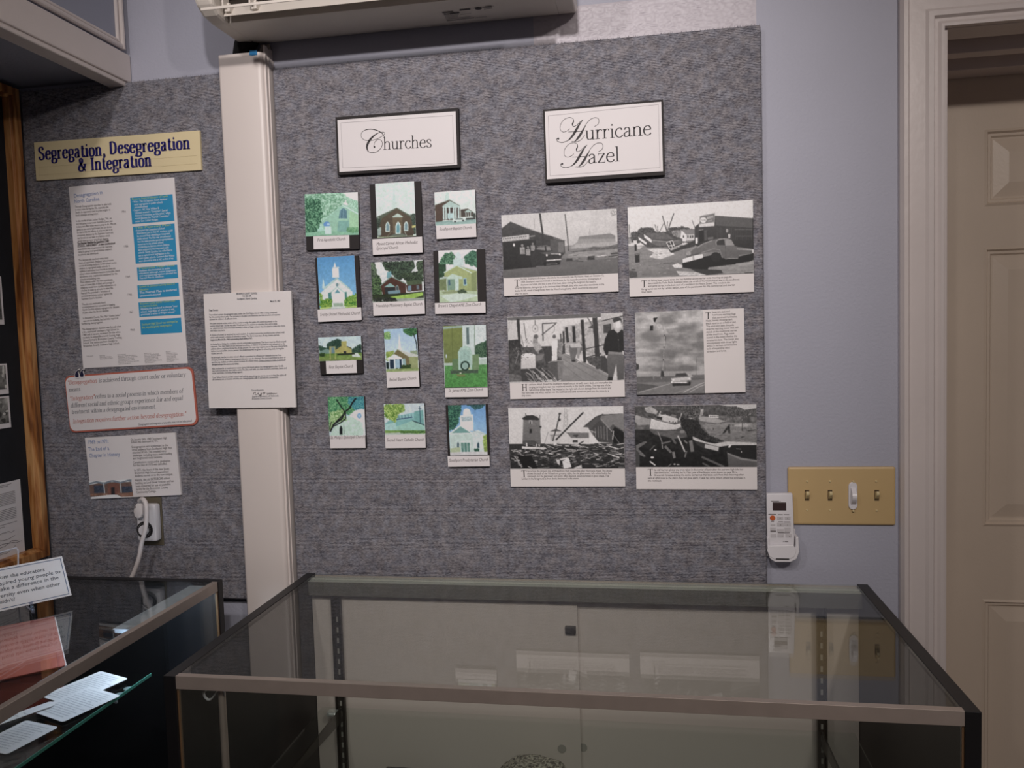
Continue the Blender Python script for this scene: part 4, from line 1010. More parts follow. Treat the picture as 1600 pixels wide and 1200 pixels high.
for ox_, oy_ in ((0, 0), (58, 368)):
    o_ = lambda pts: [(x+ox_, y+oy_) for x, y in pts]
    c.stroke(o_([(295, 222), (245, 258), (195, 268), (155, 235), (160, 160), (215, 85), (290, 58), (340, 75), (348, 115), (332, 160), (350, 188), (395, 170), (440, 125), (488, 92)]), lambda t, d: .0008+.0022*max(0, 1-abs(t-.66)*9), .0018)
    c.stroke(o_([(488, 92), (440, 150), (395, 225), (345, 310), (290, 375), (240, 408)]), th_(.0045), .0018)
    c.stroke(o_([(240, 408), (180, 422), (120, 408), (100, 375), (125, 365)]), lambda t, d: .0011, .0018)
    c.dot(o_([(125, 367)])[0], .0023, .0018)
    c.stroke(o_([(655, 190), (705, 155), (720, 105), (700, 68), (650, 62), (590, 90), (535, 150)]), lambda t, d: .0009, .0018)
    c.stroke(o_([(535, 150), (490, 235), (440, 320), (395, 380), (360, 408)]), th_(.0045), .0018)
    c.stroke(o_([(320, 410), (400, 410), (460, 380), (515, 310)]), lambda t, d: .0012-.0006*t, .0018)
    c.stroke(o_([(275, 268), (370, 264), (470, 258)]), lambda t, d: .0009, .0018)
c.line('urricane', (520, 385), (1490, 310), 135, 'serif', thick=.15, thin=.05, lift=.0018)
c.line('azel', (560, 732), (1025, 694), 135, 'serif', thick=.15, thin=.05, lift=.0018)
c.ink('lettering', INK)
cg = (55, 200, 1600/265)
c = Card('title_sign', 'cream sign reading Segregation, Desegregation & Integration in bold navy letters', 'sign', [(5, 148), (1565, 22), (1578, 395), (28, 505)], cg, -.0245, .006, CREAMP).start()
c.line('Segregation,', (55, 305), (690, 262), 77, 'serif', thick=.40, thin=.12, track=.16)
c.line('Desegregation', (720, 252), (1485, 200), 77, 'serif', thick=.40, thin=.12, track=.16)
c.line('& Integration', (428, 412), (1122, 362), 77, 'serif', thick=.40, thin=.12, track=.16)
c.ink('lettering', NAVY)
for y0 in (330, 405): c.rule((50, y0+45), (1540, y0-65), .0005, .0005)
c.rule((42, 170), (60, 470), .0005, .0005)
c.ink('faint_rules', mat('faint_cream_rule', srgb((205, 190, 150)), .7))

# ------------------------------------------------------------------ long poster, quote card, chapter card, letter
cp = (100, 270, 7.5)
c = Card('poster', 'long white poster on desegregation in North Carolina with blue timeline boxes', 'poster', [(65, 172), (1298, 50), (1450, 2232), (225, 2290)], cp, -.0245, .0015, PAPER).start()
c.line('Desegregation in', (125, 292), (460, 250), 62); c.line('North Carolina', (130, 358), (425, 325), 62)
c.ink('heading', BLUEINK)
T1 = ['Through Desegregation was clear to take hold', 'in most areas during the 50s, especially the', 'South, its opponents used to great lengths to', 'block attempts at integration.', '',
 'In the words of Gov. Luther Hodges, "No, we', 'are not going to have one Supreme Court, but', 'it does not affect what we are going to do. We are', 'going to use every legal means we can devise', 'to insure that the effects of what we feel is an', 'erroneous decision by the Supreme Court are',
 'not forced on our state in a fashion which', 'would destroy us or one of our dearest', 'possessions, namely, our public schools."', '']
T2 = ['The Pearsall Plan/North Carolina\'s "THE', 'SCHOOL AMENDMENT", a state constitutional']
T3 = ['amendment that circumvented the Supreme', 'ruling by giving local governments vouchers', 'to private, was eliminated.', '', 'This decision left southern many open', 'doors of opposition. Students\' school rooms',
 'across of existing students to find school rooms', 'children in segregated public schools. In', 'addition it permitted local boards to close any', 'school where conditions became intolerable; mixed', 'enrollment only. Legislatures considered for the', 'schools surrounding area.', 'More schools under the new amendment,',
 'none of those sites, it failed until passage of', 'integrate, would have a public referendum on', 'whether to keep its schools. In other the', 'Pearsall Plan provided a "provision of', 'nonsectarian private tuition" against the', 'Supreme Court\'s decision.', '', 'The plan was eventually found',
 'unconstitutional but succeeded in keeping', 'North Carolina schools segregated for decades', 'of years after the Brown decision.', '', 'In Brunswick County, Plan 1967 "Choice Letter"', 'was sent to students, but had little impact on', 'furthering desegregation.', '',
 'The desegregation decision was forced when', 'a fire destroyed Southport High School in', '1969 and it became necessary for the white', 'students to attend Brunswick County High', 'School, formerly Brunswick County Training', 'School. The name was later changed to', 'Brunswick County Southern High School.']
def tl(x, y): return (x, y)
lh = 33.4
c.para((138, 412), (600, 372), (2.5, lh), 34, T1)
c.ink('body_text', GREYINK)
y0 = 412+lh*15
c.para((165, y0-72), (605, y0-112), (2.5, lh), 34, T2, bold=.03); c.ink('bold_text', GREYINK)
y0 += lh*2-72
c.para((170, y0), (640, y0-42), (2.45, 32.3), 33, T3[:27])
yy = y0+32.3*27
c.para((215, yy), (672, yy-38), (2.6, 32.6), 33, T3[27:])
c.ink('body_text', GREYINK)
BOXM = mat('printed_blue_box', srgb((52, 150, 196)), .5, var=.05, scale=14)
bxs = [((782, 295), (1278, 250), (1296, 562), (802, 603)), ((815, 633), (1300, 595), (1328, 1030), (843, 1068)), ((862, 1108), (1333, 1080), (1342, 1232), (868, 1265)),
       ((866, 1318), (1348, 1290), (1356, 1445), (873, 1475)), ((878, 1520), (1362, 1490), (1370, 1662), (888, 1692)), ((896, 1725), (1376, 1698), (1388, 1870), (908, 1898))]
for q in bxs: c.panel('timeline_box', q, BOXM, .0004)
heads = [(['Brown vs. Board of Education of Topeka'], ['\u2022 Won - The US Supreme Court declared', '   racial segregation in public schools', '   unconstitutional', '\u2022 Support - NC Gov. William B.', '   Umstead created a "Governor\'s Special', '   Advisory Committee on Education," which', '   would become the "Pearsall Committee"', '   under Gov. Luther Hodges.']),
         (['The Pearsall Plan'], ['\u2022 Attempted the Compulsory School', '   Attendance Law so that NC students would', '   be excused from attending an integrated', '   public school. The Plan was circumvented', '   that the state provide special appropriations', '   resources to any private school,', '   scholarships in districts where children', '   were assigned to the integrated public', '   schools. North Carolina was called five to', '   use to uphold racial segregation in the', '   state\'s public schools. Common Ave Waites', '   were allowed to vote in NC on first of my']),
         (['Pearsall Plan Act'], ['Outlaws discrimination in public', 'education; although, states integration', 'and represent segregation allowed the', 'Pearsall Plan to continue.']),
         (['Godwin vs. Johnston County Board of', 'Education'], ['The Pearsall Plan is declared', 'unconstitutional']),
         (['Brunswick County and the "Choice Letter"', 'to Aspirant Students'], ['Allowing the mandated to choose "your', 'school, regardless of whether it was', 'previously a white or Negro school."']),
         (['', 'Southport High School was destroyed by', 'fire, expediting total desegregation'], [])]
WI = mat('white_ink', srgb((225, 232, 238)), .6); YI = mat('yellow_ink', srgb((176, 206, 140)), .6)
for q, (hd_, bd_) in zip(bxs, heads):
    n = len(hd_)+len(bd_); h_ = q[3][1]-q[0][1]; dy_ = min(36, (h_-8)/(n+.15)) if hd_[0] else 36
    x_ = q[0][0]+22; y_ = q[0][1]+dy_*.82
    c.para((x_, y_), (x_+420, y_-38), (2.5, dy_), dy_*1.05, hd_, lift=.001, bold=.01); c.ink('box_heading', YI)
    if bd_: c.para((x_+2.5*len(hd_), y_+dy_*len(hd_)), (x_+440, y_+dy_*len(hd_)-38), (2.5, dy_), dy_*1.05, bd_, lift=.001, bold=.01); c.ink('box_text', WI)
for s_, x_, y_ in (('1954', 678, 470), ('1956', 707, 875), ('1964', 728, 1232), ('1966', 750, 1440), ('1967', 765, 1647), ('1969', 782, 1855)):
    c.line(s_, (x_, y_), (x_+54, y_-5), 36)
c.ink('years', PALEINK)
for x_, y_, w_, n in ((275, 2155, 75, 1), (425, 2150, 150, 3), (635, 2138, 240, 7), (945, 2122, 200, 7), (1200, 2105, 140, 7)):
    t_ = ['References', 'Sources: State Archives', 'University Press of North', 'Carolina, Chapel Hill,', 'school histories 1990;', 'Brunswick County records', 'and newspapers.'][:n] if n > 1 else ['References']
    c.para((x_, y_), (x_+w_, y_-w_*.085), (2, 18), 19, t_)
c.ink('footnotes', PALEINK)

cq = (90, 570, 1309/240)
qq = [(65, 100), (1165, 10), (1198, 500), (120, 588)]
c = Card('quote_card', 'rounded white quote card with terracotta edge and big quotation marks, below the poster', 'sign', qq, cq, -.0245, .004, None).start()
def rrect(c, q, r, lift0, lift1, name, m, cut=False):
    x0, x1, z0, z1 = c.rect(q); out = []
    for (cx, cz, a0) in ((x1-r, z1-r, 0), (x0+r, z1-r, 90), (x0+r, z0+r, 180), (x1-r, z0+r, 270)):
        for t in ((0, 90) if cut else range(0, 91, 15)): a = math.radians(a0+t); out.append((cx+r*math.cos(a), cz+r*math.sin(a)))
    return MB().prism(out, -lift1, -lift0).build(name, m, c.root)
rrect(c, qq, .016, 0, .004, 'terracotta_board', mat('terracotta_board', srgb((186, 104, 88)), .6))
rrect(c, [(80, 112), (1155, 25), (1183, 490), (118, 572)], .016, .004, .0048, 'white_face', PAPER)
c.front = -.005
for k_, (x_, y_) in enumerate(((180, 72), (222, 68))):
    for s_, m_, l_ in ((1.35, PAPER, .001), (1.0, mat('dark_navy_ink', srgb((30, 28, 60)), .5), .002)):
        c.t = MB(); pts = [(x_+s_*px, y_+s_*py) for px, py in ((14, -30), (4, -24), (-6, -12), (-14, 4), (-15, 22), (-10, 32), (4, 33), (14, 30), (16, 12), (10, -2), (8, -14), (17, -26))]
        L = [c.loc(p) for p in pts]; c.t.add([(p[0], c.front-l_-.0006, p[1]) for p in L]+[(p[0], c.front-l_+.0008, p[1]) for p in L], [tuple(range(12))]+[(i, i+12, (i+1) % 12+12, (i+1) % 12) for i in range(12)])
        c.ink('quotation_mark', m_)
kw = dict(shear=.22, thick=.17, thin=.07, lift=.0004, track=.04)
S = lambda t, a, b: c.line(t, a, b, 23, 'serif', **kw)
S('\u201cDesegregation', (97, 168), (350, 150)); S('\u201cIntegration\u201d', (117, 304), (328, 287)); S('Integration requires further action beyond desegregation.\u201d', (143, 497), (1105, 432))
c.ink('red_lettering', REDINK)
S('is achieved through court order or voluntary', (362, 150), (1102, 97)).ink('grey_lettering', SLATE); S('means.', (108, 228), (212, 220)).ink('grey_lettering', SLATE)
S('refers to a social process in which members of', (333, 285), (1078, 237)); S('different racial and ethnic groups experience fair and equal', (125, 362), (1078, 297)); S('treatment within a desegregated environment.', (132, 417), (850, 370))
c.ink('grey_lettering', SLATE); 
c.line('Desegregation and integration are not the same: civil and educational', (700, 515), (1155, 483), 26, shear=.2, lift=.0004); c.ink('credit_line', SLATE)

ct = [(248, 618), (1008, 578), (1068, 1103), (298, 1142)]
c = Card('info_card', 'white card headed The End of a Chapter in History, with a school photo', 'sign', ct, cq, -.0245, .006, PAPER).start()
c.line('1969 to1971:', (275, 672), (450, 662), 46); c.line('The End of a', (278, 732), (455, 722), 46); c.line('Chapter in History', (284, 786), (547, 772), 46)
c.ink('heading', BLUEINK)
c.para((638, 643), (945, 628), (3, 21), 26, ['On January 16th, 1969, Southport High', 'School was destroyed by fire.'])
c.para((646, 706), (986, 688), (3, 24), 27, ['Desegregation was accelerated as the', 'white students from Southport High then', 'attended BCHS. This created many', 'challenges, including more overcrowding', 'and heightened racial tensions.'])
c.para((657, 838), (975, 822), (3, 23), 27, ['Complications continued as graduation', 'for the class of 1970 was cancelled.'])
c.para((668, 903), (990, 888), (3, 24), 27, ['In 1971, the doors of the new South', 'Brunswick High School opened and', 'students moved on to the new campus.'])
c.para((675, 988), (1000, 968), (3, 25.5), 27, ['Happily, the old BCTS/BCHS school', 'building on Lord Street lives on and has', 'been converted for use as a satellite', 'facility for the Brunswick County', 'Community College.'])
c.ink('body_text', GREYINK)
q = [(282, 1000), (642, 962), (660, 1120), (298, 1138)]
p = Pic(q, .3, 2, 5).bg((236, 236, 238))
p.poly('284,1025 405,1000 640,990 660,1122 298,1140', (112, 84, 76), noise=.2)
for x in (325, 455, 560): p.poly([(x, 1030), (x+85, 1024), (x+90, 1088), (x+5, 1092)], (62, 68, 84), noise=.4, nscale=8)
p.poly('440,1010 540,1000 545,1100 445,1104', (128, 80, 68), noise=.1).poly('470,1040 500,1038 503,1100 473,1101', (50, 44, 48))
p.poly('284,1008 345,990 410,1002 478,975 550,992 610,972 642,968 642,990 610,985 550,1006 478,992 412,1018 345,1005 286,1022', (120, 128, 140))
for x in (408, 548): p.line([(x, 1005), (x+10, 1100)], 6, (205, 208, 214))
p.poly('296,1100 440,1090 445,1108 298,1118', (138, 96, 76), noise=.3).poly('520,1088 655,1075 658,1112 560,1118', (140, 98, 80), noise=.3)
p.poly('298,1140 300,1128 440,1105 520,1100 560,1118 660,1110 660,1124', (232, 232, 236))
c.pic('school_photo', p, q)

cl_ = (320, 440, 873/160)
c = Card('typed_letter', 'typed white letter on a board standing off the white pipe cover', 'letter', [(5, 102), (738, 83), (790, 1065), (42, 1082)], cl_, -.0535, .006, PAPERB).start()
for t_, a_, b_ in (('BRUNSWICK COUNTY SCHOOLS', (282, 112), (458, 106)), ('P.O. BOX 189', (335, 133), (407, 130)), ('Southport, North Carolina', (288, 156), (458, 150)), ('March 20, 1967', (570, 176), (655, 172)), ('Dear Parents:', (50, 253), (128, 249))): c.line(t_, a_, b_, 22, bold=.01)
PP = [((50, 290), (652, 268), 2, 19.5, ['Your school system desegregation plan, under the Civil Rights Act of 1964 is being continued', 'for the coming school year. Our purpose in the plan is to eliminate the dual structure of separate', 'schools for children of different races.']),
 ((55, 364), (692, 342), 2, 20, ['We now continue under orders of the courts to assign the pupils who enroll this month in the', 'coming school year. No fee was paid. Would permit the student to attending that, and to keep', 'our pupils between that school and formerly a white or Negro school. You are asked to make this choice', 'and return the form.']),
 ((58, 462), (690, 438), 2, 20, ['A choice of school is required for each student. A student cannot be enrolled at any school until', 'which each school a choice of schools is made. The form must be a 30 day choice period,', 'beginning March 20, 1967 and ending April 20th, 1967.']),
 ((62, 540), (712, 515), 1.8, 19.5, ['A choice form listing the available schools and grades is enclosed. This form must be filled out and', 'returned. You may mail it in the enclosed envelope, or deliver it by hand to any school or to the', 'address above any time during the 30 day period. No one may require you to file your choice form', 'before the end of the choice period. No preference will be given for choosing early during the', 'choice period.']),
 ((68, 652), (700, 630), 1.8, 20, ['No principal, teacher or other school official is permitted to influence or dissuade anyone from', 'choosing a school where a desegregated education can be obtained. No one is permitted to favor or', 'penalize any student or other person because of a choice made. Once a choice is made, it cannot be', 'changed except for serious hardship.']),
 ((74, 748), (708, 722), 1.8, 18.5, ['Also enclosed is an explanatory notice giving full details about the desegregation plan. It tells', 'you how to exercise your rights under the plan, and tells you how teachers, activities, buses and', 'other activities are being desegregated.']),
 ((77, 822), (705, 800), 1.8, 17, ['Your School Board and the school staff will do everything we can to see to it that the rights of', 'all students are protected and that our desegregation plan is carried out successfully.'])]
for a_, b_, dx, dy_, L_ in PP: c.para(a_, b_, (dx, dy_), 20, L_, bold=.004)
c.line('Sincerely yours,', (412, 930), (515, 926), 20); c.line('Superintendent of Schools', (415, 985), (640, 976), 20); c.line('Brunswick County Schools', (415, 1003), (580, 997), 20)
c.ink('typed_text', SLATE)
c.rule((62, 500), (390, 487), .0005); c.rule((470, 680), (695, 671), .0005); c.rule((75, 708), (305, 700), .0005); c.ink('underlining', SLATE)
sg_ = [(425, 965), (432, 948), (445, 945), (440, 962), (455, 965), (468, 950), (470, 964), (485, 966), (490, 952), (495, 968), (478, 975), (500, 950)]
c.stroke([(x, y-3) for x, y in sg_], lambda t, d: .0008, n=4).stroke([(512, 945), (515, 962)], lambda t, d: .001).stroke([(510, 944), (525, 944), (522, 952), (512, 953)], lambda t, d: .0008)
c.stroke([(540, 946), (545, 962), (552, 948), (558, 960), (566, 946), (570, 960), (580, 944), (582, 958), (592, 950), (597, 958), (606, 950), (610, 956), (625, 948)], lambda t, d: .0008, n=4).ink('signature', INK)
MB().box(-.035, .035, 0, .0010, -.05, .05).build('standoff_block', BLK, c.root)

# ------------------------------------------------------------------ church cards
c6 = (460, 270, 5.0); c7 = (460, 500, 5.0)
GRP = 'church picture cards on the display board'
def church(label, quad, crop, picq, capq, text, tl_, draw, seed, black):
    c = Card('picture_card', label, 'picture', quad, crop, -.0245, .007, BLK, GRP)
    p = Pic(picq, .32, 2, seed); draw(p); 
    c.panel('photo_sheet', picq, PAPER, .0008); c.pic('photo_print', p, picq, .0012)
    c.panel('caption_strip', capq, PAPER, .0012); c.start()
    for t, a, b in zip(text, tl_[::2], tl_[1::2]): c.line(t, a, b, 34, shear=.25, lift=.0018)
    c.ink('caption_lettering', GREYINK)
G1, G2, G3 = (52, 92, 66), (120, 172, 130), (160, 205, 180)

def d1(p):
    p.bg((172, 208, 188), (160, 205, 190), .12, 60)
    p.poly('380,166 505,158 507,300 450,270 390,250', (235, 222, 224))
    p.leaf('90,170 400,165 420,210 330,330 240,370 200,420 110,430 100,300', (96, 150, 116), (176, 212, 190), 1.1, 16)
    p.leaf('92,200 215,210 235,330 190,470 100,470', (22, 70, 50), (120, 176, 136), .75, 12)
    p.leaf('400,190 510,230 510,320 430,280', (130, 180, 150), (180, 214, 196), .8, 12)
    p.poly('225,385 350,290 390,256 508,330 512,470 300,475 240,440', (150, 196, 176), (142, 186, 160))
    p.poly('355,380 435,378 438,465 345,470', (118, 168, 158)).poly('440,300 508,335 512,440 440,440', (158, 200, 160))
    p.poly('358,360 366,300 392,280 418,300 420,360', (70, 112, 130))
    for x in (372, 392, 408): p.line([(x, 285), (x-2, 362)], 3, (150, 190, 200))
    p.line('384,258 510,330', 6, (205, 226, 216)).line('225,385 384,258', 4, (176, 214, 200))
    p.poly('100,470 250,455 512,468 514,488 100,500', (128, 180, 150), noise=.1)
    p.leaf('420,430 510,430 512,470 420,470', (70, 130, 90), (130, 180, 130), 1.1, 8)
    p.ell(265, 405, 26, 22, (86, 140, 200)).poly('250,420 300,420 302,480 252,482', (196, 220, 214)).ell(276, 405, 12, 9, (160, 190, 220))
church('church picture card captioned First Apostolic Church, top left of the twelve', [(90, 170), (503, 158), (518, 598), (105, 608)], c6, [(90, 170), (503, 158), (514, 488), (100, 500)], [(158, 497), (438, 488), (440, 590), (162, 600)],
       ['First Apostolic Church'], [(190, 540), (410, 530)], d1, 1, True)
def arch(p, x, y, w, h, c1, c2):
    p.poly([(x-w/2, y+h/2), (x-w/2, y-h*.15), (x-w*.3, y-h*.38), (x, y-h/2), (x+w*.3, y-h*.38), (x+w/2, y-h*.15), (x+w/2, y+h/2)], c1)
    w *= .6; h *= .8; p.poly([(x-w/2, y+h/2), (x-w/2, y-h*.15), (x, y-h/2), (x+w/2, y-h*.15), (x+w/2, y+h/2)], c2)
def d2(p):
    p.bg((208, 222, 214), (206, 218, 212), .02)
    p.leaf('645,360 690,355 690,500 655,505', (30, 40, 34), (80, 96, 80), 1.1, 8); p.leaf('910,330 955,320 958,480 920,480', (24, 36, 30), (84, 104, 88), 1.1, 8)
    p.poly('785,110 792,180 806,285 770,285 782,180', (188, 208, 204)).poly('775,225 805,225 808,285 770,285', (198, 214, 208))
    p.poly('650,350 808,276 945,352 690,362', (84, 92, 76)).poly('690,362 806,282 918,352 945,470 930,500 690,505 665,480', (88, 74, 56), (74, 60, 48), noise=.12, nscale=6)
    p.poly('775,345 815,320 855,342 855,350 775,352', (180, 196, 184)).poly('778,352 852,350 856,470 782,475', (104, 88, 66), noise=.1)
    arch(p, 739, 424, 34, 80, (200, 212, 206), (110, 140, 150)); arch(p, 882, 418, 34, 76, (200, 212, 206), (110, 140, 150)); arch(p, 820, 432, 40, 98, (204, 218, 214), (96, 150, 160))
    p.poly('925,415 955,410 957,428 927,432', (196, 186, 110)).poly('740,500 800,478 860,476 905,500', (98, 106, 92))
    p.line('735,500 775,455', 4, (120, 110, 90)).line('870,460 890,500', 4, (170, 180, 170)).poly('655,505 958,490 958,497 662,516', (150, 160, 130), noise=.2)
    p.poly('660,440 690,425 690,490 662,495', (150, 165, 160))
church('church picture card captioned Mount Carmel African Methodist Episcopal Church', [(590, 97), (990, 70), (1013, 632), (622, 643)], c6, [(635, 90), (943, 73), (958, 495), (662, 515)], [(617, 520), (1003, 505), (1010, 628), (622, 640)],
       ['Mount Carmel African Methodist', 'Episcopal Church'], [(650, 570), (972, 555), (650, 604), (820, 596)], d2, 2, True)
def d3(p):
    p.bg((216, 222, 218), (204, 216, 208), .02)
    p.poly('1190,165 1212,160 1215,218 1185,222', (184, 204, 198)).poly('1196,157 1204,157 1208,190 1192,190', (190, 206, 200))
    p.poly('1105,255 1220,214 1300,262 1300,290 1105,300', (96, 96, 84)).poly('1108,258 1220,222 1175,262 1165,385 1112,388', (78, 58, 46), noise=.1, nscale=6)
    p.poly('1165,262 1222,224 1300,265 1300,276 1165,276', (170, 192, 186)).poly('1165,276 1300,276 1304,370 1165,372', (66, 52, 48))
    for x in (1168, 1186, 1213, 1245, 1262, 1284): p.poly([(x, 268), (x+11, 268), (x+13, 368), (x+1, 370)], (190, 208, 204))
    p.poly('1203,318 1245,316 1246,360 1204,362', (170, 196, 196))
    p.poly('1305,292 1360,284 1400,310 1402,345 1308,350', (70, 58, 50), noise=.1).poly('1330,312 1362,290 1398,312', (168, 190, 184))
    for x in (1345, 1362, 1380): p.line([(x, 312), (x+2, 345)], 6, (184, 200, 196))
    p.leaf('1395,320 1420,318 1424,350 1400,352', (40, 46, 42), (90, 100, 90), 1.1, 6)
    p.poly('1112,386 1422,358 1424,400 1112,414', (118, 150, 146), (150, 178, 172)).poly('1240,375 1265,358 1310,354 1342,362 1342,380 1245,388', (196, 206, 202)).poly('1262,370 1270,360 1320,358 1325,366', (84, 96, 96))
    p.ell(1262, 384, 8, 6, (40, 44, 44)).ell(1325, 377, 8, 6, (40, 44, 44)).poly('1345,358 1420,352 1422,366 1348,372', (56, 56, 54))
church('church picture card captioned Southport Baptist Church, top right of the twelve', [(1097, 157), (1418, 137), (1428, 505), (1118, 520)], c6, [(1097, 157), (1418, 137), (1424, 402), (1112, 415)], [(1112, 415), (1424, 402), (1428, 505), (1118, 520)],
       ['Southport Baptist Church'], [(1140, 455), (1392, 442)], d3, 3, False)
def d4(p):
    p.bg((66, 140, 196), (130, 186, 222), .03)
    p.poly('236,822 244,860 250,900 228,902', (190, 210, 220)).poly('215,940 345,822 462,930 465,1000 395,1055 215,1000', (214, 216, 214))
    p.poly('325,700 338,745 356,752 360,820 308,820 306,750 316,745', (226, 230, 234)).poly('308,740 358,738 360,748 308,752', (190, 200, 204))
    p.poly('232,905 340,820 352,828 245,915', (170, 196, 196)).poly('345,822 440,900 455,925 355,845', (172, 198, 196))
    p.poly('298,930 345,890 402,935 404,1048 304,1050', (222, 226, 224)).line('298,935 345,893 403,938', 7, (168, 194, 190))
    p.poly('326,940 346,910 370,940', (92, 146, 160)).poly('275,940 300,932 305,990 278,995', (70, 130, 126)).poly('403,932 418,930 422,980 406,985', (70, 130, 126))
    p.ell(345, 876, 10, 14, (110, 140, 150)).poly('312,975 395,972 398,1040 316,1045', (230, 232, 232))
    p.leaf('212,990 305,985 305,1050 212,1060', (50, 110, 30), (150, 180, 60), 1.1, 10); p.leaf('398,985 500,940 500,1050 404,1045', (48, 112, 34), (160, 190, 70), 1.1, 10)
    p.leaf('205,930 235,960 230,1000 210,1000', (60, 110, 40), (170, 200, 90), 1.1, 8)
    p.poly('212,1055 300,1045 300,1060 212,1067', (190, 206, 110)).poly('405,1045 500,1038 500,1052 405,1055', (176, 196, 100)).poly('300,1045 405,1040 408,1056 300,1062', (206, 208, 204)).poly('315,1018 390,1016 392,1042 318,1045', (150, 170, 150))
church('church picture card captioned Trinity United Methodist Church, white church on blue sky', [(168, 668), (507, 647), (533, 1150), (198, 1166)], c6, [(187, 665), (475, 650), (500, 1052), (210, 1068)], [(190, 1070), (530, 1052), (535, 1150), (198, 1165)],
       ['Trinity United Methodist Church'], [(208, 1120), (524, 1106)], d4, 4, True)
def d5(p):
    p.bg((214, 212, 214), (206, 206, 208), .03)
    p.leaf('605,700 640,760 690,840 700,1000 615,1000', (26, 40, 28), (98, 128, 78), 1.1, 12)
    p.leaf('690,700 940,690 950,740 900,800 820,850 780,800 720,760', (22, 30, 26), (80, 104, 78), .75, 10)
    p.leaf('830,790 1010,770 1015,850 880,850', (24, 34, 26), (76, 96, 66), 1.1, 10); p.leaf('960,700 1013,690 1015,800 970,790', (30, 40, 32), (90, 110, 80), .7, 10)
    p.leaf('605,705 640,700 660,800 620,830', (40, 50, 40), (120, 140, 110), .6, 9)
    p.poly('735,780 765,770 772,820 732,825', (110, 160, 170)).poly('684,880 765,812 880,870 880,950 700,950', (78, 46, 36), noise=.15, nscale=8)
    p.line('680,884 766,812 882,868', 8, (126, 146, 134)).poly('880,848 1000,838 1003,872 890,880', (74, 88, 62), noise=.15).poly('880,880 1003,870 1005,918 890,930', (70, 44, 38), noise=.1)
    p.poly('708,895 758,862 800,893', (128, 168, 164)).poly('715,900 795,896 796,945 720,948', (40, 44, 46)).poly('740,925 835,915 836,945 742,948', (108, 138, 150)).poly('893,885 920,882 922,920 895,922', (110, 140, 160))
    arch(p, 812, 900, 24, 44, (140, 160, 160), (60, 70, 76)); p.poly('960,880 980,878 982,912 962,914', (100, 110, 120))
    p.poly('615,955 860,940 1018,925 1020,985 620,1005', (34, 44, 26), (60, 74, 40), noise=.3).poly('760,968 900,948 1005,932 1012,955 940,980 760,985', (150, 186, 70), noise=.15)
    p.poly('625,990 1020,975 1021,995 623,1017', (150, 156, 146), noise=.1).leaf('625,975 700,970 800,975 815,1005 625,1008', (18, 22, 18), (60, 66, 56), .6, 7)
church('church picture card captioned Friendship Missionary Baptist Church, dark trees over brick', [(605, 700), (1013, 685), (1028, 1100), (628, 1120)], c6, [(605, 700), (1013, 685), (1021, 995), (622, 1017)], [(622, 1017), (1021, 995), (1028, 1100), (628, 1120)],
       ['Friendship Missionary Baptist Church'], [(643, 1052), (1008, 1036)], d5, 5, False)
def d6(p):
    p.bg((220, 212, 216), (216, 212, 212), .02)
    p.leaf('1170,640 1225,620 1265,650 1255,720 1185,720 1140,860 1140,920 1130,720', (34, 76, 54), (110, 156, 120), 1.1, 12); p.leaf('1330,660 1385,610 1430,620 1430,740 1340,715', (30, 76, 56), (90, 140, 110), 1.1, 12)
    p.poly('1130,715 1190,720 1195,800 1138,830', (40, 70, 46), noise=.4, nscale=10)
    p.poly('1262,640 1285,615 1305,645 1308,690 1265,695', (196, 206, 208)).poly('1245,680 1325,672 1328,725 1250,735', (190, 206, 204))
    p.poly('1180,785 1275,728 1430,770 1430,930 1290,940 1180,930', (164, 172, 110), (150, 160, 104)).poly('1385,790 1430,770 1432,925 1390,935', (132, 142, 92))
    p.line('1175,782 1275,726 1390,785', 8, (198, 212, 200)).line('1275,726 1430,768', 6, (170, 186, 180))
    p.poly('1190,825 1240,790 1320,815 1320,830 1190,832', (186, 204, 190)).poly('1200,832 1260,830 1262,915 1205,918', (120, 150, 130)).poly('1262,828 1290,828 1292,920 1264,920', (188, 206, 200)).line('1198,830 1203,925', 7, (204, 214, 208))
    p.poly('1325,825 1350,822 1354,880 1328,884', (150, 190, 200)).poly('1330,832 1344,830 1348,872 1334,874', (54, 84, 110)).poly('1210,840 1225,838 1227,880 1212,882', (70, 100, 120))
    p.poly('1138,830 1195,820 1198,915 1142,920', (112, 124, 82), noise=.15).poly('1142,820 1200,812 1200,826 1142,834', (170, 186, 176))
    p.poly('1142,920 1435,925 1438,1005 1145,1015', (172, 186, 150), (176, 192, 158), noise=.06).poly('1145,960 1290,940 1438,950 1438,962 1300,1000 1230,1010', (196, 208, 196)).leaf('1280,920 1330,905 1355,935 1290,945', (40, 54, 40), (100, 120, 80), 1.1, 7)
    p.poly('1160,930 1280,920 1280,940 1170,945', (140, 150, 110))
church('church picture card captioned Brown\'s Chapel AME Zion Church', [(1088, 612), (1493, 598), (1500, 1095), (1107, 1106)], c6, [(1127, 610), (1428, 602), (1438, 1005), (1145, 1015)], [(1103, 1020), (1497, 1007), (1499, 1094), (1107, 1104)],
       ["Brown's Chapel AME Zion Church"], [(1128, 1052), (1466, 1038)], d6, 6, True)
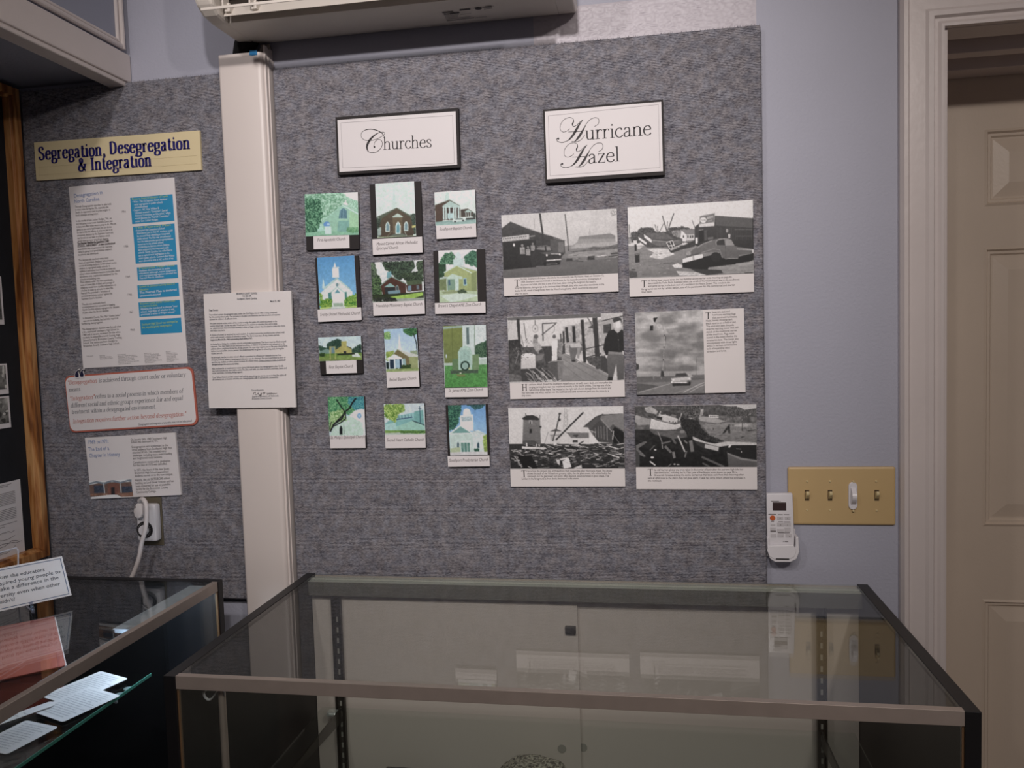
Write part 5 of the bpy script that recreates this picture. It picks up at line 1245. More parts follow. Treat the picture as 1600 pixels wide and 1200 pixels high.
def d7(p):
    p.bg((188, 206, 214), (200, 212, 212), .04)
    p.leaf('200,195 265,215 260,250 205,240', (30, 60, 50), (70, 100, 80), 1.1, 8); p.leaf('265,185 330,150 378,150 380,200 340,240 270,230', (26, 54, 46), (66, 96, 78), 1.1, 9); p.leaf('455,225 530,185 532,280 455,260', (26, 50, 44), (70, 100, 80), 1.1, 9)
    p.poly('205,245 265,222 285,235 285,270 208,270', (110, 140, 130)).poly('330,230 378,200 455,215 458,262 335,268', (168, 160, 84)).poly('378,168 418,165 420,262 382,264', (176, 166, 88)).line('330,232 378,200', 5, (60, 60, 50)).line('420,205 458,225', 5, (60, 60, 50))
    p.poly('394,243 414,242 415,265 395,266', (40, 40, 50)).poly('285,205 330,205 332,300 288,302', (150, 150, 110)).poly('300,215 325,213 326,260 302,262', (100, 130, 140))
    p.poly('203,262 535,255 537,312 204,318', (96, 130, 50), (140, 160, 80), noise=.2, nscale=10).leaf('205,255 250,255 250,282 206,284', (24, 40, 24), (60, 90, 40), 1.1, 6)
    p.poly('455,262 500,256 530,290 460,285', (200, 206, 200)).poly('345,262 480,255 480,268 345,275', (40, 50, 32)).poly('204,300 537,296 537,312 204,318', (120, 140, 70), noise=.2)
    for x in (288, 328): p.line([(x, 210), (x+3, 305)], 6, (176, 170, 90))
church('church picture card captioned First Baptist Church, small low yellow building', [(198, 137), (530, 125), (545, 415), (213, 425)], c7, [(198, 137), (530, 125), (537, 312), (203, 318)], [(256, 318), (493, 315), (497, 412), (260, 418)],
       ['First Baptist Church'], [(280, 378), (470, 370)], d7, 7, True)
def d8(p):
    p.bg((160, 190, 222), (210, 216, 226), .02)
    p.leaf('710,100 760,90 765,150 712,150', (80, 130, 70), (170, 200, 120), .9, 9); p.leaf('855,70 965,62 965,110 920,130 870,105', (20, 70, 40), (90, 140, 80), .9, 9)
    p.line('935,100 958,170 970,310', 7, (44, 52, 50)).leaf('722,250 790,240 760,310 725,320', (110, 140, 50), (180, 190, 90), 1.1, 8).leaf('910,240 960,235 968,265 915,265', (120, 140, 110), (160, 170, 140), 1.1, 8)
    p.poly('829,105 836,160 845,235 820,238 824,160', (222, 226, 232)).poly('815,220 850,218 855,245 812,248', (214, 218, 222))
    p.poly('780,265 815,228 970,275 972,375 800,380', (150, 156, 104), noise=.06).poly('815,228 970,270 970,285 900,285', (196, 196, 190)).poly('790,262 815,232 900,286 910,375 800,378', (118, 106, 70), noise=.08)
    p.poly('730,300 790,266 850,295 850,305 732,308', (214, 224, 228)).poly('750,308 850,304 855,375 752,380', (30, 50, 70))
    for x in (748, 790, 818, 850): p.line([(x, 300), (x+3, 380)], 9, (214, 226, 232))
    p.poly('795,310 830,308 832,372 798,375', (150, 180, 200)).poly('852,300 875,298 878,350 856,352', (140, 170, 170)).poly('725,330 745,328 748,380 726,380', (24, 40, 40))
    p.leaf('840,350 915,345 915,380 845,382', (30, 52, 26), (70, 90, 40), 1.1, 6).poly('724,385 976,372 977,395 724,407', (130, 150, 80), (160, 172, 120), noise=.15)
church('church picture card captioned Bethel Baptist Church, thin white steeple', [(708, 75), (965, 60), (985, 518), (735, 527)], c7, [(708, 75), (965, 60), (977, 396), (724, 407)], [(724, 407), (977, 396), (985, 518), (735, 527)],
       ['Bethel Baptist Church'], [(750, 476), (960, 462)], d8, 8, False)
def d9(p):
    p.bg((206, 214, 214), (200, 208, 206), .05, 30)
    p.poly('1165,45 1318,42 1322,340 1180,340', (124, 132, 64), (110, 120, 66), noise=.05).poly('1165,55 1318,44 1318,60 1167,72', (150, 170, 160)).line('1240,60 1245,330', 3, (90, 100, 50))
    p.poly('1318,42 1412,42 1418,330 1322,335', (196, 206, 204)).poly('1348,60 1370,60 1372,190 1352,192', (90, 110, 110)).line('1412,42 1416,270', 5, (110, 130, 110))
    p.leaf('1415,200 1505,160 1508,290 1420,290', (30, 60, 44), (90, 120, 90), 1.1, 9).leaf('1430,60 1503,50 1505,150 1450,160', (190, 196, 196), (214, 218, 218), 1.1, 10)
    p.poly('1180,335 1290,330 1505,300 1510,350 1510,380 1182,385', (176, 190, 180)).poly('1182,355 1510,345 1512,520 1182,526', (84, 140, 76), (76, 142, 66), noise=.28, nscale=9)
    p.poly('1285,250 1305,215 1345,200 1378,215 1392,250 1395,385 1290,388', (168, 194, 182)).poly('1300,245 1340,225 1375,245 1378,375 1302,378', (150, 180, 170), noise=.15, nscale=5)
    p.poly('1240,305 1285,300 1288,395 1242,400', (96, 124, 84)).poly('1395,270 1445,266 1448,390 1398,392', (112, 138, 96), noise=.06).poly('1225,392 1440,386 1442,412 1228,418', (70, 88, 70), noise=.3, nscale=6)
    for k in range(24):
        a = k*math.pi/12; p.ell(1340+30*math.cos(a), 356+32*math.sin(a), 6, 6, (28, 50, 40))
    p.ell(1340, 352, 20, 22, (140, 170, 160)).poly('1270,422 1340,424 1340,438 1285,438', (120, 120, 70)).ell(1305, 412, 8, 5, (214, 214, 190)).ell(1375, 376, 8, 8, (190, 190, 130)).ell(1195, 280, 5, 16, (190, 200, 210))
church('church picture card captioned St. James AME Zion Church, stone marker on a green lawn', [(1165, 45), (1503, 40), (1518, 598), (1187, 602)], c7, [(1165, 45), (1503, 40), (1512, 521), (1182, 526)], [(1182, 530), (1514, 526), (1518, 598), (1187, 602)],
       ['St. James AME Zion Church'], [(1210, 560), (1480, 552)], d9, 9, False)
def d10(p):
    p.bg((150, 190, 214), (190, 206, 214), .05)
    p.leaf('268,600 556,595 558,680 500,700 440,740 380,720 330,760 300,820 280,870 268,760', (40, 110, 70), (130, 186, 130), 1.1, 11)
    p.poly('440,740 500,690 556,670 560,895 460,895', (222, 216, 222)).poly('300,870 380,740 450,750 540,800 550,897 290,902', (190, 214, 200), noise=.08, nscale=14)
    p.leaf('290,720 400,690 420,780 340,800 300,860 280,860', (90, 140, 70), (196, 216, 160), .7, 10).leaf('430,600 556,596 556,690 480,700 430,650', (20, 100, 120), (90, 170, 170), .75, 10)
    p.ell(516, 745, 16, 20, (90, 150, 200))
    for a in range(0, 180, 30): p.line([(516-14*math.cos(math.radians(a)), 745-17*math.sin(math.radians(a))), (516+14*math.cos(math.radians(a)), 745+17*math.sin(math.radians(a)))], 2, (190, 206, 226))
    p.line('290,870 320,810 380,770 405,715 440,690 460,650 490,610', 13, (30, 32, 34)).line('405,715 380,680 340,620', 9, (34, 40, 38)).line('320,810 370,760 410,720 410,770 370,800 310,830', 9, (34, 36, 36)).line('285,850 300,790', 6, (40, 44, 40))
    arch(p, 374, 856, 24, 72, (60, 66, 66), (26, 30, 34)); p.line('396,820 400,890', 4, (110, 130, 120))
church('church picture card captioned St. Philip\'s Episcopal Church, dark branch across it', [(268, 600), (556, 595), (566, 995), (292, 998)], c7, [(268, 600), (556, 595), (560, 896), (286, 902)], [(286, 902), (560, 896), (566, 995), (292, 998)],
       ["St. Philip's Episcopal Church"], [(292, 926), (558, 918)], d10, 10, False)
def d11(p):
    p.bg((196, 206, 214), (206, 214, 216), .02)
    p.poly('715,810 800,750 940,720 1010,698 1022,870 718,870', (120, 176, 176), noise=.03).poly('785,750 940,722 940,765 790,790', (140, 190, 192)).poly('945,712 1012,698 1020,815 950,790', (110, 166, 164))
    for x in range(800, 930, 24): p.line([(x, 748-(x-800)*.13), (x+3, 775-(x-800)*.13)], 5, (70, 110, 120))
    p.poly('780,776 930,752 930,760 782,784', (60, 90, 120)).poly('805,830 930,782 1024,815 1024,862 805,866', (150, 196, 182)).poly('716,815 800,795 808,866 718,866', (164, 204, 200)).line('930,782 1022,815', 7, (50, 70, 80))
    p.leaf('708,658 870,655 870,710 820,740 800,800 715,760', (84, 124, 40), (190, 210, 110), .9, 11)
    p.line('985,672 990,800', 5, (40, 70, 90)).line('974,690 998,690', 4, (40, 70, 90)).poly('716,860 1028,855 1030,878 716,895', (110, 150, 70), (150, 176, 90), noise=.25, nscale=8)
    p.poly('716,882 830,875 1028,885 1030,889 716,896', (180, 190, 180)).leaf('830,862 1025,858 1026,878 835,880', (50, 90, 40), (110, 150, 70), 1.1, 6)
church('church picture card captioned Sacred Heart Catholic Church, low pale building', [(707, 657), (1022, 645), (1033, 995), (720, 997)], c7, [(707, 657), (1022, 645), (1030, 889), (716, 896)], [(716, 896), (1030, 889), (1033, 995), (720, 997)],
       ['Sacred Heart Catholic Church'], [(730, 945), (1020, 940)], d11, 11, False)
def d12(p):
    p.bg((96, 150, 206), (176, 206, 226), .02)
    p.leaf('1210,665 1320,660 1310,720 1290,800 1260,850 1215,860', (22, 60, 56), (80, 140, 110), .95, 10).leaf('1330,660 1495,657 1470,690 1420,700 1380,670', (20, 60, 66), (70, 120, 120), .8, 9)
    p.ell(1356, 714, 28, 24, (224, 230, 232)).poly('1302,745 1402,735 1405,860 1304,870', (222, 226, 226)).poly('1328,715 1384,712 1390,745 1325,748', (214, 220, 224)).poly('1312,755 1392,750 1394,785 1314,790', (170, 184, 190), noise=.3, nscale=5)
    p.poly('1218,885 1305,820 1395,880 1400,1040 1222,1050', (190, 206, 200)).poly('1240,880 1305,830 1380,876', (110, 156, 152)).line('1215,888 1305,820 1398,882', 6, (226, 230, 230)).line('1225,890 1395,880', 8, (214, 222, 220))
    p.poly('1395,870 1440,855 1500,885 1508,1035 1400,1040', (206, 214, 214)).line('1400,862 1500,888', 6, (176, 190, 190)).leaf('1475,900 1508,890 1510,990 1480,1000', (120, 150, 60), (176, 196, 100), 1.1, 8)
    p.poly('1302,940 1380,936 1384,1028 1306,1032', (210, 222, 218))
    for x in (1308, 1331, 1354): p.poly([(x, 955), (x+19, 954), (x+20, 1026), (x+2, 1028)], (70, 120, 110)).line([(x+9, 955), (x+10, 1028)], 2, (190, 206, 200))
    arch(p, 1284, 970, 24, 56, (196, 206, 206), (70, 96, 104)); arch(p, 1439, 970, 26, 56, (196, 206, 206), (50, 76, 90))
    p.poly('1220,1000 1300,990 1302,1035 1222,1040', (176, 186, 150)).leaf('1405,1000 1445,995 1448,1030 1408,1032', (30, 70, 56), (70, 110, 90), 1.1, 6).poly('1220,1030 1510,1018 1510,1050 1220,1060', (206, 200, 202)).poly('1480,990 1510,985 1510,1020 1484,1024', (130, 150, 70))
church('church picture card captioned Southport Presbyterian Church, bottom right of the twelve', [(1188, 665), (1515, 655), (1530, 1100), (1207, 1110)], c7, [(1210, 665), (1500, 657), (1510, 1046), (1220, 1058)], [(1203, 1060), (1530, 1055), (1530, 1138), (1207, 1141)],
       ['Southport Presbyterian Church'], [(1215, 1104), (1520, 1096)], d12, 12, True)

# ------------------------------------------------------------------ hurricane photographs
GRH = 'hurricane photographs on the display board'
def storm(label, quad, crop, picq, draw, seed, cap):
    c = Card('photo_board', label, 'photograph', quad, crop, -.0245, .005, PAPERB, GRH)
    p = Pic(picq, .19, 2, seed, ILLS); draw(p); c.pic('photo_print', p, picq, .0006); c.start()
    return c
def s1(p):
    p.bg(178, 168, .06, 200); p.poly('30,180 515,150 515,260 300,260', 176, al=.5)
    p.poly('780,560 1480,500 1490,895 760,930 56,960 50,760', 118, 92, noise=.06, nscale=60, aniso=3)
    p.poly('985,510 1010,440 1390,402 1450,430 1452,510 1470,540 880,580', 132, noise=.05).poly('1010,440 1390,402 1450,430 1452,466 1008,470', 112).poly('980,530 1480,500 1480,545 900,590', 148, noise=.1, nscale=20)
    p.line('1140,340 1128,430', 4, 130).line('1135,340 1152,425', 4, 130)
    p.poly('890,628 1100,600 1180,560 1300,575 1480,530 1484,590 1000,640', 84, noise=.3, nscale=16).poly('880,640 1484,590 1488,690 860,700', 128, noise=.15, nscale=20, aniso=3)
    p.poly('36,340 155,252 240,285 650,430 830,488 830,650 780,700 770,820 60,880', 58, 42, noise=.22, nscale=30)
    p.line('155,252 350,330 550,400 680,435', 9, 150).line('690,460 840,490', 8, 120).poly('650,470 830,490 835,650 650,640', 70, noise=.1).poly('750,510 815,505 820,630 752,635', 96, noise=.12, nscale=10)
    p.poly('40,450 385,410 388,472 46,508', 168).line('390,440 460,430', 14, 120)
    for i in range(11): p.poly([(56+i*28, 462-i*3), (74+i*28, 460-i*3), (74+i*28, 476-i*3), (56+i*28, 478-i*3)], 96)
    for i in range(8): p.poly([(60+i*38, 492-i*4), (86+i*38, 489-i*4), (86+i*38, 496-i*4), (60+i*38, 499-i*4)], 120)
    p.line('522,150 555,400 560,560', 22, 44).line('835,165 870,480 876,620', 12, 60).line('448,215 458,345', 5, 120)
    p.poly('60,760 760,700 1050,748 1488,690 1490,895 56,960', 92, 84, noise=.08, nscale=50, aniso=3).poly('60,510 470,480 470,820 60,860', 36, 30, noise=.3)
    for x, y, s in ((300, 600, 1), (372, 620, .9), (432, 570, .8)): p.ell(x, y-50*s, 16*s, 18*s, 120).poly([(x-32*s, y-25*s), (x+28*s, y-30*s), (x+34*s, y+60*s), (x-28*s, y+66*s)], 128, noise=.3, nscale=10).poly([(x-26, y+60*s), (x+26, y+60*s), (x+22, y+190), (x-22, y+190)], 34)
    p.ell(195, 545, 14, 20, 190)
    p.poly('450,610 490,565 600,552 650,570 672,612 780,650 790,700 770,790 420,810 400,700', 40, noise=.25, nscale=16).poly('470,600 500,572 580,565 585,612', 110).poly('600,562 645,572 665,610 605,612', 118).line('490,565 600,552 650,570', 6, 130)
    p.poly('520,640 710,618 780,650 600,670', 70).line('660,655 780,655', 12, 150).line('600,738 785,722', 14, 188).ell(607, 672, 12, 14, 190).ell(770, 662, 12, 14, 190).ell(585, 780, 22, 28, 26).ell(742, 768, 20, 24, 24)
    p.poly('850,712 925,708 928,745 850,748', 50).poly('1115,685 1200,676 1200,725 1110,732', 48, noise=.2).line('1230,680 1340,668', 12, 180).line('860,740 1060,745', 9, 60).line('1320,690 1480,672', 12, 56).poly('1390,645 1480,630 1480,655 1400,660', 60)
    p.scatter(50, 820, 1460, 640, 740, 60, 4, [60, 150, 100], (-.2, .1)); p.line('600,785 740,775', 4, 150).leaf('1390,110 1470,95 1470,170 1400,190', 120, 150, .45, 10)
c = storm('hurricane photo of a dark car before a shed, top left of the six', [(33, 178), (1470, 88), (1490, 1122), (65, 1185)], (780, 315, 8), [(33, 178), (1470, 88), (1488, 897), (56, 960)], s1, 21, None)
def cap(c, letter, lp, lh_, first, rest, p0, p1, q0, q1, dy):
    c.t = MB(); c.line(letter, lp, (lp[0]+lh_*.82, lp[1]-2), lh_/1.5, 'serif', thick=.2, thin=.05, lift=.0008)
    c.ink('drop_capital', INK)
    c.para(p0, p1, (1.5, dy), 34, first, lift=.0008); c.para(q0, q1, (1.5, dy), 34, rest, lift=.0008); c.ink('caption_text', GREYINK)
cap(c, 'T', (195, 1062), 85, ['he man, Southport shrimper, who sits by his community late Hurricane Hazel, on October 15,', '1954. Southport was not inclined to the Atlantic for his many documentary photographs of', 'the town and state, and this is one of his best, taken during the height of this historic'],
    ['blow the fisherman, during surge at the dark was taken through, along with most other stevedores on the', 'docks. At left, wreck is being moved from the Waterfront, grocery, which could not be evacuated', 'after the storm.'], (272, 980), (1312, 935), (200, 1092), (1312, 1044), 36)
def s2(p):
    p.bg(196, 186, .02); p.poly('10,560 1575,520 1578,895 24,965', 122, 104, noise=.12, nscale=40, aniso=3)
    p.leaf('20,400 130,380 180,330 330,330 370,390 520,380 540,330 700,315 850,350 850,520 20,520', 44, 84, 1.1, 16); p.poly('560,370 700,350 850,350 850,480 600,480', 120, noise=.5, nscale=14)
    for a in ('450,180 500,360 510,470', '595,150 530,330 500,420', '515,250 505,380', '355,290 380,380', '820,235 850,320', '465,280 410,390', '30,290 32,400', '388,310 392,380'): p.line(a, 12 if a[0] in '45' and len(a) > 18 else 7, 70)
    p.poly('690,360 770,350 850,345 850,410 740,415', 110).poly('690,365 745,415 742,500 665,495', 206).poly('740,415 850,408 850,480 742,495', 176, noise=.1)
    for x in (760, 790, 818, 705): p.poly([(x, 425), (x+16, 423), (x+16, 455), (x, 457)], 50)
    p.poly('145,420 230,405 500,395 700,470 690,570 260,580 150,500', 66, noise=.25, nscale=18).poly('215,410 312,480 312,520 222,455', 214).poly('145,445 250,515 245,545 150,480', 206)
    p.poly('312,480 520,500 640,485 690,470 680,540 400,560 315,530', 90, noise=.15).line('320,490 520,505 650,490', 5, 150).poly('230,400 480,395 600,470 330,480', 84, noise=.2)
    p.poly('850,320 910,275 1110,180 1570,215 1575,590 1350,560 1150,480 880,560 850,540', 60, 40, noise=.12, nscale=20).poly('1110,180 1570,212 1572,330 1110,300', 76, noise=.06)
    for x in range(1130, 1560, 22): p.line([(x, 330), (x+2, 480)], 4, 72)
    p.poly('915,185 1105,145 1095,310 908,322', 132).poly('920,195 1095,158 1090,255 915,275', 100).ell(958, 235, 40, 34, 206).poly('905,288 1095,262 1094,305 905,322', 188)
    for i in range(6): p.line([(1010+i*13, 195-i*3), (1010+i*13, 225-i*3)], 7, 180)
    for i in range(4): p.line([(1015+i*16, 240-i*3), (1017+i*16, 255-i*3)], 6, 170)
    for i in range(5): p.line([(930+i*14, 225), (932+i*14, 250)], 5, 90)
    p.poly('905,360 965,350 965,490 905,520', 30).line('900,360 962,352', 5, 170).poly('970,365 1000,355 1005,480 972,490', 70).poly('860,455 890,450 888,525 862,530', 200).ell(1250, 365, 16, 24, 140).poly('1262,405 1290,405 1290,455 1265,460', 176).line('1340,350 1560,350', 7, 90).line('1360,432 1560,430', 7, 86)
    p.poly('1010,450 1080,440 1082,470 1015,480', 90)
    p.poly('250,600 400,590 520,600 600,660 520,690 420,725 280,700 340,640', 186, noise=.18, nscale=18, aniso=2).poly('565,800 640,770 700,800 690,830 600,830', 190, noise=.2, nscale=8).poly('620,870 900,880 1000,905 980,925 660,925', 170, noise=.25, nscale=12, aniso=2).poly('130,560 200,565 160,600 130,595', 170)
    p.poly('495,510 575,485 600,560 690,525 700,540 545,640', 60)
    for a in ('500,515 545,600', '540,500 575,580', '575,488 600,565', '500,515 575,488', '520,560 600,545', '545,600 700,535', '640,560 715,600', '550,610 700,560'): p.line(a, 9, 196)
    p.poly('545,620 850,490 855,560 700,600 560,645', 50, noise=.3, nscale=10).line('700,520 850,480', 9, 130)
    p.ell(98, 470, 14, 18, 60).poly('80,490 125,490 130,540 85,545', 190).poly('95,540 122,540 122,620 100,625', 34).ell(35, 500, 22, 40, 130, noise=.5).poly('100,660 158,655 160,765 104,770', 34, noise=.15).ell(130, 662, 22, 10, 90).poly('10,400 50,395 55,450 12,455', 150, noise=.4)
    p.poly('695,770 960,690 1180,640 1230,720 1575,640 1575,730 1300,810 1100,840 1150,900 800,840 700,825', 26)
    p.poly('740,690 830,600 920,540 1060,480 1180,458 1300,480 1345,550 1420,580 1570,595 1575,640 1400,660 1385,710 1230,710 1190,700 1150,620 960,640 760,700', 98, 84, noise=.05, nscale=40)
    p.poly('1115,540 1130,490 1210,470 1225,545', 46).poly('1225,475 1290,480 1330,545 1230,548', 130).line('1120,545 1112,500 1150,470 1230,462 1300,480 1335,545', 7, 150).line('880,580 950,530 1060,490', 8, 150).line('930,640 1080,590 1160,600 1190,700', 8, 130).line('1370,590 1570,600', 10, 160).line('1230,550 1235,700', 4, 60).line('1250,705 1380,705', 6, 150)
    p.ell(1110, 690, 60, 60, 34).poly('700,720 830,680 950,655 955,700 830,735 700,768', 210).line('760,680 900,650', 6, 60).ell(775, 650, 30, 26, 140, noise=.3).poly('820,680 845,680 848,730 825,735', 150).ell(1566, 615, 10, 22, 210)
    p.poly('1020,820 1480,760 1576,720 1578,880 1000,910', 126, noise=.15, nscale=16, aniso=3).poly('800,840 1180,850 1200,890 1000,915 870,880', 52, noise=.1).poly('1350,770 1576,735 1576,770 1400,800', 140)
    p.line('415,778 600,768', 8, 64).ell(80, 858, 30, 8, 60).poly('1460,880 1560,875 1565,895 1470,897', 50); p.scatter(60, 30, 560, 640, 930, 50, 5, [84, 96, 150], (-.15, .15)); p.poly('25,870 120,880 130,955 25,965', 70, noise=.3); p.poly('1576,200 1576,590 1560,590 1560,210', 34)
c = storm('hurricane photo of a wrecked car and boats beside a shop, top right of the six', [(8, 82), (1568, -22), (1580, 1128), (28, 1193)], (980, 315, 8), [(8, 82), (1568, -22), (1578, 895), (24, 967)], s2, 22, None)
cap(c, 'T', (178, 1072), 85, ['his fishing boat, one of three the Sea Rambler shown earlier at its mooring on page 30,', 'decorated the Yacht Basin bulkhead when the wrath of Hurricane Hazel was in the southwest', 'and came to rest in the back yard of a residence on Moore Street. The wreck in the'],
    ['foreground was run by Lemon Belton, one of the purchasers for the commercial and charter', 'boat basin.'], (258, 1000), (1398, 950), (178, 1108), (1345, 1052), 34)
def s3(p):
    p.bg(190, 180, .04, 60)
    p.poly('40,400 160,400 220,480 240,900 50,935', 50, noise=.4, nscale=20).poly('150,500 740,480 760,560 600,900 230,930 50,935 45,520', 66, noise=.45, nscale=24)
    p.poly('30,125 1195,78 1197,122 1190,130 35,165', 92, noise=.08).poly('145,140 185,140 205,560 175,560', 50).poly('30,160 150,160 150,400 40,410', 176)
    p.line('240,195 268,400', 8, 76).line('60,180 45,300', 4, 130).line('200,340 235,480', 7, 90).line('95,170 50,280', 3, 140)
    p.ell(382, 265, 40, 52, 150).ell(382, 268, 32, 42, 186).ell(382, 268, 10, 12, 110).line('380,160 382,220', 10, 90)
    p.line('475,205 480,420', 16, 80).line('470,205 655,195', 14, 76).line('640,205 465,345', 14, 84).line('625,240 620,300 590,330', 5, 110)
    p.poly('350,450 360,370 400,340 420,440 440,520 420,590 370,540', 130, noise=.35, nscale=14).ell(392, 365, 30, 28, 90).poly('345,440 440,450 470,520 380,560', 150, noise=.25, nscale=12)
    p.ell(620, 365, 22, 24, 90).poly('590,420 660,410 672,500 590,510', 206, noise=.1).poly('590,500 660,495 655,675 590,670', 196, noise=.08).poly('660,400 730,390 720,560 700,630 670,620', 120, noise=.4, nscale=12)
    p.poly('205,510 360,505 420,580 590,540 600,600 480,690 390,690 210,620', 80, noise=.2, nscale=16).poly('390,600 500,580 460,660 395,670', 110).poly('490,540 590,530 590,680 500,670', 60)
    p.poly('730,240 1340,130 1480,110 1480,600 1240,600 1000,600 740,560', 152, noise=.3, nscale=24)
    for x0, y0, x1, y1, w, cc in ((965, 160, 1000, 690, 38, 46), (1120, 135, 1165, 770, 60, 52), (770, 250, 790, 440, 34, 50), (860, 235, 872, 440, 36, 44), (735, 300, 745, 590, 22, 54), (1030, 130, 1090, 230, 12, 90), (700, 330, 705, 430, 14, 60)): p.line([(x0, y0), (x1, y1)], w, cc)
    p.poly('1195,75 1465,68 1470,120 1340,135 1200,180', 168, noise=.1).line('1195,180 1480,115', 10, 50).poly('1195,190 1340,160 1350,330 1240,430 1200,400', 150).poly('1225,225 1320,210 1325,320 1228,330', 64, noise=.2).poly('1010,350 1110,330 1120,520 1020,520', 164).line('1010,520 1240,470', 10, 40).line('1020,625 1200,580', 14, 60).line('920,540 1020,530', 8, 60).poly('1040,260 1110,210 1110,270', 70)
    p.poly('700,590 760,575 1290,840 1290,915 700,925 730,700', 132, 118, noise=.1, nscale=60, aniso=3)
    for a in ('740,600 1280,870', '720,640 1180,915', '700,690 1000,920', '770,585 1290,830'): p.line(a, 4, 92)
    p.poly('1010,630 1250,600 1310,840 1050,700', 74, noise=.4, nscale=16).poly('1200,600 1300,650 1300,830 1200,760', 60)
    p.poly('805,460 880,445 960,455 975,500 925,620 905,560 880,640 890,670 835,670 810,560', 96, noise=.1).poly('800,450 940,448 965,500 830,505', 168).poly('905,510 945,500 930,640 905,630', 130).line('740,450 820,455', 14, 150).ell(860, 668, 26, 12, 50).line('900,640 960,685', 8, 206).line('930,670 900,690', 8, 200)
    p.poly('205,605 300,572 385,605 390,770 200,775', 190, 170, noise=.06).ell(295, 598, 88, 26, 210).poly('200,770 390,760 430,800 440,925 215,930', 58, noise=.2, nscale=14).line('180,540 130,700', 8, 130)
    p.poly('545,690 735,660 720,890 660,920 560,800', 78, noise=.15).poly('660,680 735,660 720,890 670,900', 112, noise=.1).line('545,690 600,670 735,662', 8, 150)
    for _ in range(34):
        x = p.rng.uniform(250, 560); y = p.rng.uniform(740, 900); p.line([(x, y), (x+60, y+40+p.rng.uniform(-10, 30)), (x+110, y+110)], 7, float(p.rng.choice([60, 150, 170, 120])))
    p.poly('1225,520 1245,400 1290,300 1350,280 1400,330 1450,280 1485,320 1488,560 1380,560 1260,600', 36, noise=.12).ell(1395, 215, 48, 74, 176).poly('1340,160 1395,130 1445,150 1455,220 1430,170 1350,200', 56).ell(1405, 225, 30, 40, 200).line('1400,320 1420,540', 3, 70).ell(1410, 410, 5, 5, 150)
    p.poly('1290,550 1480,565 1486,640 1480,900 1400,905 1385,700 1340,900 1290,890 1270,640', 94, 76, noise=.06).poly('1290,550 1480,565 1480,590 1290,585', 120).poly('1285,860 1345,870 1340,912 1280,910', 40); p.poly('1455,540 1480,550 1480,600 1460,580', 170)
    p.poly('50,830 200,850 215,930 55,935', 92, noise=.3).scatter(60, 50, 330, 400, 640, 40, 6, [36, 90, 150], (-1.2, 1.2))
c = storm('dockside photo with a man in a dark shirt at right, middle left of the six', [(27, 125), (1465, 68), (1493, 1120), (65, 1145)], (790, 480, 8), [(27, 125), (1465, 68), (1488, 912), (55, 940)], s3, 23, None)
cap(c, 'H', (208, 1045), 85, ['urricane Hazel chased the Southport waterfront to virtually every dock, and thereafter the', 'surging parking between was weathered mostly in the North Docks. This was one of the', 'half-shrimp docks there. The twisted at the right tells shown damage from the storm, and'],
    ['may have been one which washed over the bulkhead and came to rest and pack into the street by a', 'ship crane.'], (296, 974), (1330, 948), (206, 1078), (1290, 1052), 34)
def s4(p):
    p.bg(156, 140, 0); n = p.nz(110, 2.2); b = np.clip((n-.3)/.4, 0, 1)[..., None]; p.b[:] = p.col(112)*(1-b)+p.col(176)*b
    g = np.clip((p.yy/p.H)*1.2-.1, 0, 1)[..., None]; p.b[:] = p.b*(1-g*.12)
    p.ell(405, 235, 34, 30, 178, .6).poly('480,270 720,262 740,310 520,330', 108, al=.5).poly('110,560 400,560 420,600 120,620', 104, al=.4).poly('120,800 965,790 965,850 120,870', 172, al=.5)
    p.poly('330,135 388,128 365,160 355,190 338,182', 30).poly('290,230 330,225 328,292 290,292', 38).line('320,180 350,195', 5, 170)
    p.line('470,330 458,640 440,860', 4, 180).line('465,340 482,370 480,420', 9, 56).ell(463, 500, 6, 14, 60).ell(455, 655, 7, 14, 56).line('420,80 470,330', 3, 130).line('480,420 500,840', 3, 120)
    p.poly('120,868 560,858 965,880 968,1075 122,1090', 88, 96, noise=.06).poly('120,940 540,930 965,895 968,1075 122,1090', 112, 106, noise=.06, nscale=40, aniso=3).poly('122,950 300,965 400,985 160,1050 122,1060', 80, noise=.06)
    p.poly('418,865 425,795 440,788 458,800 465,865', 54).line('862,610 860,870', 4, 84).poly('800,840 965,835 965,885 820,870', 100)
    for a in ('330,860 335,905', '425,865 430,900'): p.line(a, 5, 150)
    p.poly('550,880 590,870 612,822 735,815 765,855 795,875 800,940 780,965 565,978', 96, noise=.1).poly('595,862 618,826 730,820 752,855', 62).poly('548,885 790,862 798,905 560,920', 176, noise=.06).poly('548,920 745,915 745,940 548,945', 206).line('560,930 745,926', 5, 90).ell(578, 902, 12, 12, 206).ell(775, 890, 12, 12, 206).ell(585, 965, 20, 18, 34).ell(778, 945, 14, 22, 34).poly('565,950 780,945 782,975 565,980', 46)
    p.line('700,1060 890,960 960,935', 8, 176).line('780,1055 900,985 965,960', 7, 170).line('150,1065 540,950', 8, 150).line('590,1075 900,970', 5, 150)
    p.leaf('105,690 150,720 145,780 112,790', 44, 80, .7, 8)
c = storm('hurricane photo of a lone car on an empty road under clouds', [(97, 70), (1453, 12), (1478, 1060), (120, 1093)], (980, 480, 8), [(97, 70), (945, 35), (968, 1072), (120, 1093)], s4, 24, None)
